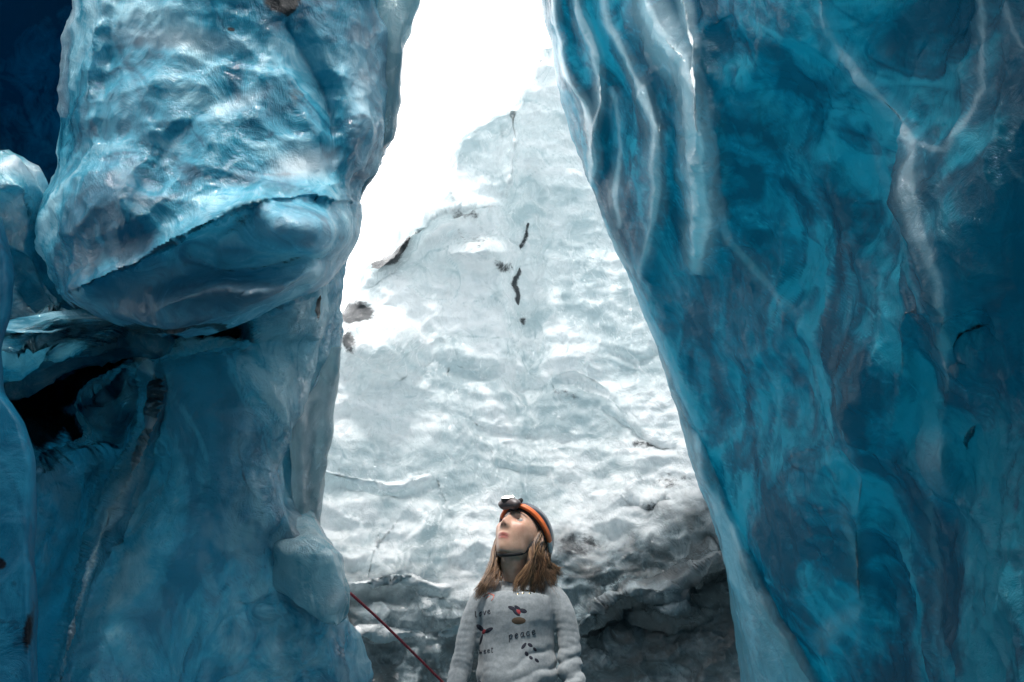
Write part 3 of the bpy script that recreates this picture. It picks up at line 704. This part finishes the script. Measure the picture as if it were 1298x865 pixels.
sc_ = skin.ramp(sn_, [(.3, (.50, .30, .21)), (.7, (.62, .39, .29))])
for nm, colr in (('lips', (.36, .10, .09)), ('brow', (.05, .028, .018)), ('blush', (.5, .2, .15))):
    sc_ = skin.mix(skin.attr(nm), sc_, colr)
bs = skin.bsdf(Base_Color=sc_, Roughness=.45, Subsurface_Weight=.15, Subsurface_Scale=.01, Subsurface_Radius=(1, .35, .2)); skin.set(bs.inputs['Normal'], skin.bump(skin.noise(gp, 420, 2), .15, .001))
bm_ = fuse('body', [(HW, hf), *ear, neck, torso, arm(AL), arm(AR), *legs, *hand(WL, WL - AL[-2], 1), *hand(WR, WR - AR[-2], -1)], .0034, 1)
hp = w2h(coords(bm_)); hx, hy, hz = hp.T; face = (hy < -.05) & (np.abs(hz) < .12)
g2 = lambda a, b, s, t: np.exp(-((np.abs(hx) - a) / s) ** 2 - ((hz - b) / t) ** 2) * face
fattr(bm_, 'lips', np.clip(1.5 * np.exp(-(hx / .021) ** 4 - ((hz + .0595) / .0085) ** 4), 0, .85) * face)
eyel = np.exp(-((np.abs(hx) - .031) / .015) ** 4 - ((hz - .0165 + 6 * (np.abs(hx) - .031) ** 2) / .0022) ** 2) * face
fattr(bm_, 'brow', np.clip(1.3 * np.exp(-((np.abs(hx) - .032) / .018) ** 4 - ((hz - .036 + 9 * (np.abs(hx) - .028) ** 2) / .0032) ** 2) * face + 1.1 * eyel + g2(.007, -.031, .0035, .0025) * 1.0
      + .8 * np.exp(-(hx / .022) ** 4 - ((hz + .0595) / .0013) ** 2) * face, 0, 1))
fattr(bm_, 'blush', .35 * g2(.042, -.015, .02, .02) + .3 * g2(0, -.02, .012, .015) + .35 * g2(.031, .012, .02, .012))
link('body', bm_, skin.m, person)
# eyes
for s in (-1, 1):
    bm = bmesh.new(); bmesh.ops.create_uvsphere(bm, u_segments=28, v_segments=20, radius=.0118)
    me = bpy.data.meshes.new('eye'); bm.to_mesh(me); bm.free(); me.polygons.foreach_set('use_smooth', [True] * len(me.polygons))
    Q = coords(me); look = np.array([0, -1, .12]); look /= np.linalg.norm(look); c = (Q / .0118) @ look
    fattr(me, 'iris', c > .86); fattr(me, 'pupil', c > .965)
    setco(me, h2w(Q + np.array([s * .031, -.0700, .0125])))
    if 'eyem' not in globals():
        eyem = G('eye_white'); cc = eyem.mix(eyem.attr('iris'), (.42, .40, .39, 1), (.09, .06, .035, 1)); cc = eyem.mix(eyem.attr('pupil'), cc, (.004, .004, .004, 1)); eyem.bsdf(Base_Color=cc, Roughness=.08)
    link('eye', me, eyem.m, person)

# sweater: pale knit with creases across the sleeves and the waist
sw_rings = [(.995, .134, .122), (1.01, .142, .128), (1.05, .150, .130), (1.10, .144, .120), (1.16, .142, .118), (1.22, .147, .130), (1.275, .152, .138), (1.32, .150, .118), (1.350, .125, .090), (1.376, .090, .070), (1.388, .066, .060)]
sw_t = loft(*dense([(cx + .004 * math.sin(z_ * 9), 3.895 + (.0 if z_ < 1.3 else .012), z_) for z_, a, b in sw_rings], [(a, b) for z_, a, b in sw_rings], 4), n=48)
def sleeve(A): return loft(*dense(A[:-1] + [A[-1] * .6 + A[-2] * .4], [.046, .048, .044, .040, .041, .039, .036, .034], 5), n=24)
sm = fuse('sweater', [sw_t, sleeve(AL), sleeve(AR)], .0048, 3)
P = coords(sm); N = vnorm(sm)
def along(P, A):
    A = smooth_nd(A, 6); best = np.full(len(P), 9.); t = np.zeros(len(P)); L = 0
    for a, b in zip(A[:-1], A[1:]):
        e = b - a; l = np.linalg.norm(e); k = np.clip(((P - a) @ e) / (l * l), 0, 1); d = np.linalg.norm(P - a - k[:, None] * e, axis=1)
        m = d < best; best = np.where(m, d, best); t = np.where(m, L + k * l, t); L += l
    return best, t
disp = .004 * fbm(P * np.array([9, 9, 16]), 401, 3)
for A, sd_ in ((AL, 1), (AR, 2)):
    d, t = along(P, A); m = np.clip((.062 - d) / .01, 0, 1) * np.clip((t - .10) / .1, 0, 1)
    ph = t * 260 + 5 * gnoise(P * 14, 402 + sd_) * 1.3 + 60 * (P[:, 0] - A[3][0]) * (1 if sd_ == 1 else -1)
    disp += m * .0014 * (np.abs(np.sin(ph / 2)) - .6) * (1 + .8 * gnoise(P * 18, 404))
# waist creases radiating up to the right, soft vertical drape
tx, tz = P[:, 0] - cx, P[:, 2]
wm = np.clip((1.19 - tz) / .10, 0, 1)
disp += wm * .008 * (np.abs(np.sin((tz * 1.0 - .35 * tx + .006 * fbm(P * 8, 410, 2) * 8) * 52)) - .6) * np.clip(.6 + tx / .14, .15, 1.2)
disp += .005 * np.sin(tx * 55 + 3 * gnoise(P * 5, 411)) * np.clip((1.3 - tz) / .2, 0, 1)
disp -= .003 * np.exp(-((tx - .142) / .016) ** 2) * np.clip((1.335 - tz) / .03, 0, 1) * (P[:, 1] < 3.9)
disp -= .003 * np.exp(-((tx + .142) / .016) ** 2) * np.clip((1.335 - tz) / .03, 0, 1) * (P[:, 1] < 3.9)
setco(sm, P + N * disp[:, None])
knit = G('grey_knit'); kp = knit.pos()
kb = knit.bsdf(Roughness=.9, Specular_IOR_Level=.2, Sheen_Weight=.3)
kn = knit.noise(kp, 60, 5, .7)
knit.set(kb.inputs['Base Color'], knit.ramp(kn, [(.3, (.21, .235, .25)), (.7, (.31, .335, .35))]))
wv = knit.node('ShaderNodeTexWave', wave_type='BANDS', bands_direction='Z'); knit.set(wv.inputs[0], knit.warp(kp, 40, .004)); wv.inputs['Scale'].default_value = 90; wv.inputs['Distortion'].default_value = 1.0
knit.set(kb.inputs['Normal'], knit.bump(knit.math('ADD', wv.outputs['Fac'], knit.noise(kp, 350, 2)), .5, .0012))
swt = link('sweater', sm, knit.m, person)
# drawings and words stitched on the front, laid on the knit
from mathutils.bvhtree import BVHTree
bvh = BVHTree.FromPolygons([tuple(v) for v in coords(sm)], [tuple(p.vertices) for p in sm.polygons])
def on_knit(px, py, lift=.0012):
    a = Vector(CAM); b = Vector(pp(px, py)) - a; h = bvh.ray_cast(a, b.normalized())
    if h[0] is None: return Vector(pp(px, py))
    n = h[1] if h[1].dot(b) < 0 else -h[1]
    return h[0] + n * lift
def stitch(strokes, wpx):
    parts = []
    for st in strokes:
        pts = smooth_pts(st, 5) if len(st) > 2 else np.array(st, float)
        parts.append(loft([np.array(on_knit(*q, .0007)) for q in pts], [(wpx * .0024, .0006)] * len(pts), ref=(0, -1, -.15), n=8))
    return parts
def patch(cx_, cy_, rx, ry, ang, n=14):
    c, s = math.cos(R(ang)), math.sin(R(ang)); V = []; fs = []
    for k, rr in enumerate((0, .5, 1.)):
        for j in range(n):
            a = 2 * math.pi * j / n; u, v = rr * rx * math.cos(a), rr * ry * math.sin(a)
            V.append(np.array(on_knit(cx_ + u * c - v * s, cy_ + u * s + v * c, .0012 if k < 2 else .0003)))
    for k in (0, 1):
        for j in range(n): fs.append((k * n + j, k * n + (j + 1) % n, (k + 1) * n + (j + 1) % n, (k + 1) * n + j))
    return np.array(V), fs
LET = {  # handwriting strokes in a box one unit high
    'p': [[(0, 0), (.02, .8), (.05, 1.5)], [(0, .35), (.3, 0), (.62, .2), (.5, .7), (.15, .85)]],
    'e': [[(0, .5), (.3, .45), (.55, .25), (.35, 0), (.05, .25), (.05, .7), (.35, .95), (.7, .7)]],
    'a': [[(.6, .1), (.3, 0), (.02, .4), (.15, .9), (.45, .75), (.6, .1), (.6, .8), (.85, .85)]],
    'c': [[(.6, .2), (.35, 0), (.05, .3), (.1, .8), (.4, .95), (.75, .7)]],
    'l': [[(.0, .1), (-.02, -.6), (.05, -.1), (.08, .8), (.5, .9)]],
    'o': [[(.3, 0), (.02, .4), (.2, .95), (.55, .6), (.35, .02), (.75, .05)]],
    'v': [[(0, 0), (.15, .5), (.25, .95), (.45, .3), (.5, 0), (.7, .1)]],
    's': [[(.5, .05), (.2, .05), (.15, .4), (.5, .6), (.4, .95), (0, .9)]],
    'w': [[(0, 0), (.1, .9), (.35, .4), (.55, .9), (.75, 0)]],
    't': [[(.25, -.6), (.2, .4), (.25, .95), (.55, .85)], [(0, -.1), (.55, -.15)]],
}
def word(txt, px, py, h, adv, slope, drop=0):
    out = []; x0 = 0
    for ch in txt:
        for st in LET[ch]: out.append([(px + x0 + a * h, py + (x0 + a * h) * slope + b * h) for a, b in st])
        x0 += adv * (1.15 if ch in 'wo' else 1)
    return out
thread = simple('dark_thread', (.012, .014, .028), .8); red = simple('red_thread', (.30, .03, .04), .8); brown = simple('brown_thread', (.10, .065, .04), .8); pink = simple('pink_thread', (.55, .17, .13), .8)
link('lettering', pmesh('lettering', stitch(word('peace', 645.5, 805, 6.2, 7.2, -.2), .5)), thread, swt)
link('lettering', pmesh('lettering', stitch(word('love', 602.5, 778, 5.2, 5.0, -.26), .62)), thread, swt)
link('lettering', pmesh('lettering', stitch(word('sweet', 603.5, 825, 4.6, 4.6, -.10), .5)), thread, swt)
def leaf(x0, y0, x1, y1, w_): return patch((x0 + x1) / 2, (y0 + y1) / 2, math.hypot(x1 - x0, y1 - y0) / 2, w_, math.degrees(math.atan2(y1 - y0, x1 - x0)))
link('flower_motif', pmesh('flower_motif', [leaf(644, 769, 655, 774, 2.6), leaf(652, 768, 660, 773, 2.0), leaf(658, 773, 668, 776, 3.0), leaf(650, 773, 659, 781, 2.4)]), thread, swt)
link('flower_motif', pmesh('flower_motif', [patch(657, 776, 3.2, 3.6, 0)]), red, swt)
link('flower_motif', pmesh('flower_motif', [patch(657.5, 787, 9, 4.6, 0)]), brown, swt)
link('flower_motif', pmesh('flower_motif', [leaf(604, 792, 613, 800, 3.0), leaf(614, 802, 625, 796, 2.6), leaf(612, 804, 608, 818, 1.4)]), thread, swt)
link('flower_motif', pmesh('flower_motif', [patch(613.5, 801, 2.2, 3.4, 30)]), red, swt)
link('flower_motif', pmesh('flower_motif', [leaf(661, 823, 667, 815, 2.0), leaf(669, 816, 675, 820, 2.2), leaf(676, 821, 680, 826, 1.8), leaf(666, 826, 669, 832, 2.2), leaf(671, 832, 675, 836, 2.0), leaf(678, 835, 683, 840, 1.8)]), thread, swt)
link('flower_motif', pmesh('flower_motif', stitch([[(612, 757), (620, 753), (627, 755)], [(619, 752), (626, 756), (623, 762)], [(621, 756), (616, 759)]], .7)), pink, swt)
link('sequin', pmesh('sequin', [patch(*q, 1.5, 1.0, 0, 8) for q in ((656.5, 753), (663, 752), (668, 749), (672, 752), (677, 751))]), simple('brass', (.75, .6, .35), .15, metal=1.), swt)

# jeans and boots
jm = fuse('jeans', [loft(*dense([(cx, 3.9, .80), (cx, 3.9, .88), (cx, 3.9, .96), (cx, 3.9, 1.035)], [(.160, .13), (.172, .138), (.160, .125), (.142, .112)]), n=40)] +
          [loft(*dense([(cx + s * .078, 3.91, .90), (cx + s * .086, 3.90, .78), (cx + s * .09, 3.895, .62), (cx + s * .095, 3.89, .47), (cx + s * .10, 3.91, .33), (cx + s * .105, 3.92, .18), (cx + s * .105, 3.92, .13)],
                       [(.092, .107), (.094, .10), (.078, .083), (.062, .066), (.06, .064), (.05, .053), (.05, .052)], 5), n=24) for s in (-1, 1)], .007, 2)
link('jeans', jm, simple('navy_denim', (.012, .02, .045), .85, .4, 500, var=.3), person)
for s in (-1, 1):
    link('boot', fuse('boot', [loft(*dense([(cx + s * .105, 3.925, .20), (cx + s * .106, 3.925, .13), (cx + s * .107, 3.91, .075)], [.056, .055, .056]), n=20),
         loft(*dense([(cx + s * .106, 3.975, .055), (cx + s * .108, 3.92, .06), (cx + s * .112, 3.84, .045), (cx + s * .115, 3.775, .04), (cx + s * .115, 3.75, .035)], [(.035, .04), (.045, .05), (.047, .04), (.04, .03), (.02, .018)]), ref=(0, 0, 1), n=20)], .006, 3), simple('boot_leather', (.03, .025, .02), .6), person)

# hair: tapered wavy locks falling from under the helmet
hr = random.Random(5); parts = []
def lock(p0, p1, p2, p3, r, waves=2, amp=.008, key=None):
    key = hr.random() if key is None else key
    c = int(key * 26); cr_ = random.Random(c * 7 + 3)          # strands of one lock wave together
    ph = cr_.random() * 6 + hr.uniform(-.9, .9); pts = []; m = 17; wv_ = waves * cr_.uniform(.85, 1.25)
    a = np.array([cr_.choice((-1, 1)) * cr_.uniform(.6, 1), cr_.uniform(-.8, .8), cr_.uniform(-.2, .2)]) * amp
    for i in range(m):
        t = i / (m - 1); q = (1 - t) ** 3 * p0 + 3 * (1 - t) ** 2 * t * p1 + 3 * (1 - t) * t * t * p2 + t ** 3 * p3
        pts.append(q + a * math.sin(t * wv_ * 6.28 + ph) * min(1, t * 1.6))
    parts.append(loft(pts, [(r * (1 - .75 * (i / (m - 1)) ** 2), r * .6 * (1 - .7 * (i / (m - 1)) ** 2)) for i in range(m)], n=5))
for k in range(1000):        # image-right fall
    s = hr.random(); b = hr.random()
    a0 = h2w((.066 + .012 * b, -.012 + .085 * s, .03 + .03 * hr.random()))
    c_ = int(s * 11); sc2 = (c_ + .5) / 11; se = sc2 + (s - sc2) * .9; e = np.array(pp(650 + 63 * se + hr.uniform(-2, 2), 752 - 17 * se + 12 * math.sin(c_ * 2.4) * .6 + hr.uniform(-11, 5), 3.765 + .12 * se + .015 * b))
    m1 = h2w((.080 + .012 * b, -.02 + .085 * s, -.035)); m2 = (np.array(pp(669 + 35 * s, 722, 3.76 + .12 * s)) + (0, 0, 0))
    lock(a0, m1, m2, e, hr.uniform(.0007, .0015), 1.7, hr.uniform(.010, .018), s)
for k in range(640):        # image-left fall
    s = hr.random(); b = hr.random()
    a0 = h2w((-.064 - .012 * b, -.03 + .08 * s, .02 + .03 * hr.random()))
    c_ = int(s * 7); sc2 = (c_ + .5) / 7; se = sc2 + (s - sc2) * .9; e = np.array(pp(604 + 24 * se * se + hr.uniform(-2, 2), 757 - 12 * se + 5 * math.sin(c_ * 2.1) + hr.uniform(-9, 4), 3.78 + .04 * b))
    m1 = h2w((-.078 - .008 * b, -.03 + .08 * s, -.05)); m2 = np.array(pp(626 + 8 * s, 722 + 5 * b, 3.80 + .04 * b))
    lock(a0, m1, m2, e, hr.uniform(.0007, .0015), 1.5, hr.uniform(.007, .013), s * .9)
for k in range(260):        # back and crown under the helmet
    s = hr.uniform(-1, 1); a0 = h2w((.07 * s, .06 + .03 * (1 - abs(s)), .03)); m1 = h2w((.085 * s, .10, -.05)); e = np.array(pp(657 + 44 * s, 742 + hr.uniform(-10, 4), 3.96)); m2 = np.array(pp(657 + 30 * s, 722, 3.96))
    lock(a0, m1, m2, e, hr.uniform(.0015, .003), 1.5, .008)
for k in range(240):         # stray hairs
    s = hr.random(); sd_ = hr.choice((-1, 1)); a0 = h2w((sd_ * .07, .04 * s, .0)); e = np.array(pp(657 + sd_ * hr.uniform(12, 54), hr.uniform(732, 764), 3.8 + .08 * s)); m1 = h2w((sd_ * .09, .0, -.05)); m2 = np.array(pp(657 + sd_ * 34, 722, 3.82))
    lock(a0, m1, m2, e, .0006, 1.8, .012)
hm = pmesh('hair', parts)
hv = []
for v, f in parts: hv.append(np.full(len(v), hr.random()))
fattr(hm, 'shade', np.concatenate(hv))
hg = G('brown_hair'); hcol = hg.ramp(hg.math('ADD', hg.attr('shade'), hg.math('MULTIPLY', hg.math('SUBTRACT', hg.noise(hg.pos(), 25, 3), .5), .8)), [(.1, (.04, .022, .013)), (.5, (.14, .072, .038)), (.95, (.40, .23, .12))])
hg.bsdf(Base_Color=hcol, Roughness=.38, Specular_IOR_Level=.6)
link('hair', hm, hg.m, person)

# helmet
def shell(rx, ry, rz, z0, z1, cy=.012, cz=.022, thick=.012, nu=64, nv=20, a0=0, a1=2 * math.pi):
    full = abs(a1 - a0 - 2 * math.pi) < 1e-6
    n = nu; th = np.linspace(a0, a1, n, endpoint=not full); V = []; fs = []
    for q, k in ((0, 1.), (1, -1.)):
        for i in range(nv + 1):
            zz = z0 + (z1 - z0) * math.sin(i / nv * math.pi / 2) if z1 >= rz * .999 else z0 + (z1 - z0) * i / nv
            c = math.sqrt(max(0, 1 - (zz / rz) ** 2)); t = q * thick
            V.append(np.stack([(rx - t) * c * np.sin(th), cy - (ry - t) * c * np.cos(th), cz + zz - t * (zz / rz) + 0 * th - .18 * 0], -1))
    V = np.concatenate(V); m = nv + 1
    jn = n if full else n - 1
    for q in (0, 1):
        for i in range(nv):
            for j in range(jn):
                f = (q * m * n + i * n + j, q * m * n + i * n + (j + 1) % n, q * m * n + (i + 1) * n + (j + 1) % n, q * m * n + (i + 1) * n + j); fs.append(f if q == 0 else f[::-1])
    for i in (0, nv):
        for j in range(jn):
            f = (i * n + j, m * n + i * n + j, m * n + i * n + (j + 1) % n, i * n + (j + 1) % n); fs.append(f if i == 0 else f[::-1])
    if not full:
        for i in range(nv):
            for j in (0, n - 1):
                fs.append((i * n + j, (i + 1) * n + j, m * n + (i + 1) * n + j, m * n + i * n + j))
    return V, fs
tilt = rotm('x', R(-15))                       # the rim sits lower at the back of the head
def hel(parts):
    return [(h2w((v - (0, .01, .03)) @ tilt.T + (0, .014, .034)), f) for v, f in parts]
navy = simple('navy_shell', (.012, .02, .035), .3, var=.2); orange = simple('orange_plastic', (.72, .16, .045), .35, var=.12); white_p = simple('white_plastic', (.62, .60, .58), .4); black = simple('black_foam', (.012, .012, .014), .8); maroon = simple('maroon_plastic', (.16, .02, .02), .4)
hm_ = link('helmet', pmesh('helmet', hel([shell(.098, .121, .104, .018, .104, nv=26)])), navy, person)
link('rim', pmesh('rim', hel([shell(.1005, .1235, .104, 0, .017, nv=6, thick=.011, a0=-.9, a1=1.75)])), orange, hm_)
link('rim', pmesh('rim', hel([shell(.1005, .1235, .104, 0, .017, nv=6, thick=.011, a0=1.76, a1=2.5)])), white_p, hm_)
link('rim', pmesh('rim', hel([shell(.1005, .1235, .104, 0, .017, nv=6, thick=.011, a0=2.51, a1=4.2)])), orange, hm_)
link('rim', pmesh('rim', hel([shell(.1005, .1235, .104, 0, .017, nv=6, thick=.011, a0=4.21, a1=2 * math.pi - .91)])), maroon, hm_)
link('padding', pmesh('padding', hel([shell(.087, .109, .094, -.002, .094, nv=14, thick=.010)])), black, hm_)
# head torch: housing, bezel, lens, strap clips
tf = np.array([-.008, -.116, .014])
def torch(v): v = np.asarray(v, float) @ rotm('x', R(-20)).T @ rotm('z', 0).T; return h2w((v + tf - (0, .01, .03)) @ tilt.T + (0, .01, .03))
hb = loft(*dense([(-.036, .006, 0), (-.030, .002, 0), (0, -.004, .001), (.030, .002, 0), (.036, .006, 0)], [(.010, .010), (.019, .017), (.022, .020), (.019, .017), (.010, .010)], 4), ref=(0, -1, 0), n=20)
torch_o = link('head_torch', pmesh('head_torch', [(torch(hb[0]), hb[1])]), simple('grey_housing', (.10, .08, .08), .4), hm_)
bz = loft([(-.006, -.010, .002), (-.006, -.023, .002)], [.0235, .0235], ref=(0, 0, 1), n=28)
link('bezel', pmesh('bezel', [(torch(bz[0]), bz[1])], False), black, torch_o)
ln = loft([(-.006, -.0225, .002), (-.006, -.0265, .002), (-.006, -.0285, .002)], [.021, .019, .009], ref=(0, 0, 1), n=28)
link('lens', pmesh('lens', [(torch(ln[0]), ln[1])]), simple('lit_lens', (.9, .9, .9), .2, emit=(1, .97, .9)), torch_o)
kb_ = loft([(.026, -.004, .016), (.028, -.010, .030), (.022, -.008, .036)], [.009, .008, .004], ref=(1, 0, 0), n=12)
link('clip', pmesh('clip', [(torch(kb_[0]), kb_[1])]), black, torch_o)
# chin strap
def strap(pts, w_=.006):
    P_, r_ = dense(pts, [(w_, .0016)] * len(pts), 6); return loft(P_, r_, ref=(0, -1, -.3), n=8)
st = [(.083, .0, .02), (.074, -.008, -.025), (.056, -.002, -.064), (.034, -.018, -.092), (0, -.028, -.104), (-.034, -.018, -.092), (-.056, -.002, -.064), (-.074, -.008, -.025), (-.083, 0, .02)]
link('chin_strap', pmesh('chin_strap', [strap([h2w(q) for q in st])]), black, hm_)
for sx_ in (1, -1):
    link('chin_strap', pmesh('chin_strap', [strap([h2w((sx_ * q[0], q[1], q[2])) for q in [(.084, .05, .01), (.078, .03, -.02), (.070, -.008, -.040)]])]), black, hm_)

# rope running from behind the knob of ice down to the person's side
rp = [W(425, 738, 3.05), W(440, 749, 3.05), W(478, 783, 3.18), W(520, 824, 3.33), W(560, 864, 3.48), W(600, 905, 3.62), WL + np.array([0, -.03, -.06])]
P_, r_ = dense(rp, [.0042] * len(rp), 14)
V1, f1_ = loft(P_, r_, ref=(1, 0, 0), n=8)
rg = G('red_rope'); wvp = rg.node('ShaderNodeTexWave', wave_type='BANDS', bands_direction='DIAGONAL'); rg.set(wvp.inputs[0], rg.pos()); wvp.inputs['Scale'].default_value = 60
rb = rg.bsdf(Base_Color=rg.ramp(wvp.outputs['Fac'], [(.2, (.25, .012, .025)), (.8, (.48, .04, .06))]), Roughness=.7); rg.set(rb.inputs['Normal'], rg.bump(wvp.outputs['Fac'], .6, .002))
ro_ = link('rope', pmesh('rope', [(V1, f1_)]), rg.m, None, label='thin taut red rope slanting down from the clear ice knob to the person', category='rope')

# ------------------------------------------------------------------ world, sun, camera
SUN_EL, SUN_AZ = 66, -165      # azimuth measured from +Y towards +X
w = bpy.data.worlds.new('World'); bpy.context.scene.world = w; w.use_nodes = True
nt = w.node_tree; nt.nodes.clear()
sky = nt.nodes.new('ShaderNodeTexSky'); sky.sky_type = 'NISHITA'; sky.sun_disc = False
sky.sun_elevation = R(SUN_EL); sky.sun_rotation = R(SUN_AZ); sky.air_density = 1; sky.dust_density = 3
tc = nt.nodes.new('ShaderNodeTexCoord'); mp = nt.nodes.new('ShaderNodeMapping'); mp.inputs['Scale'].default_value = (1, 1, 3.2)
nz = nt.nodes.new('ShaderNodeTexNoise'); nz.inputs['Scale'].default_value = 3; nz.inputs['Detail'].default_value = 8; nz.inputs['Distortion'].default_value = .6
cr = nt.nodes.new('ShaderNodeValToRGB'); cr.color_ramp.elements[0].position = .36; cr.color_ramp.elements[1].position = .6
cr.color_ramp.elements[0].color = (.85, .85, .85, 1)
mx = nt.nodes.new('ShaderNodeMix'); mx.data_type = 'RGBA'
bg = nt.nodes.new('ShaderNodeBackground'); bg.inputs[1].default_value = .12
wo = nt.nodes.new('ShaderNodeOutputWorld'); L = nt.links
L.new(tc.outputs['Generated'], mp.inputs[0]); L.new(mp.outputs[0], nz.inputs['Vector']); L.new(nz.outputs[0], cr.inputs[0])
L.new(cr.outputs[0], mx.inputs[0]); L.new(sky.outputs[0], mx.inputs[6]); mx.inputs[7].default_value = (15.5, 15.6, 15.6, 1)
L.new(mx.outputs[2], bg.inputs[0]); L.new(bg.outputs[0], wo.inputs[0])
sd = bpy.data.lights.new('sun', 'SUN'); sd.energy = 2.4; sd.angle = R(7); sd.color = (1, .97, .93)
so = bpy.data.objects.new('sun', sd); C.objects.link(so)
dirv = Vector((math.sin(R(SUN_AZ)) * math.cos(R(SUN_EL)), math.cos(R(SUN_AZ)) * math.cos(R(SUN_EL)), math.sin(R(SUN_EL))))
so.rotation_euler = dirv.to_track_quat('Z', 'Y').to_euler()
cd = bpy.data.cameras.new('camera'); cd.sensor_width = 36; cd.lens = 36 * F / 1298; cd.clip_end = 2000; cd.clip_start = .05
co = bpy.data.objects.new('camera', cd); C.objects.link(co); co.location = CAM; co.rotation_euler = (R(90) + PITCH, 0, 0)
S = bpy.context.scene; S.camera = co
S.view_settings.view_transform = 'Standard'; S.view_settings.look = 'None'; S.view_settings.exposure = 0.95; S.view_settings.gamma = 1
S.cycles.use_denoising = True
try: S.cycles.denoiser = 'OPENIMAGEDENOISE'
except Exception: pass
S.cycles.max_bounces = 8; S.cycles.transmission_bounces = 6; S.cycles.diffuse_bounces = 3; S.cycles.glossy_bounces = 3
S.cycles.sample_clamp_indirect = 6; S.cycles.caustics_refractive = True; S.cycles.caustics_reflective = False
S.cycles.use_adaptive_sampling = False
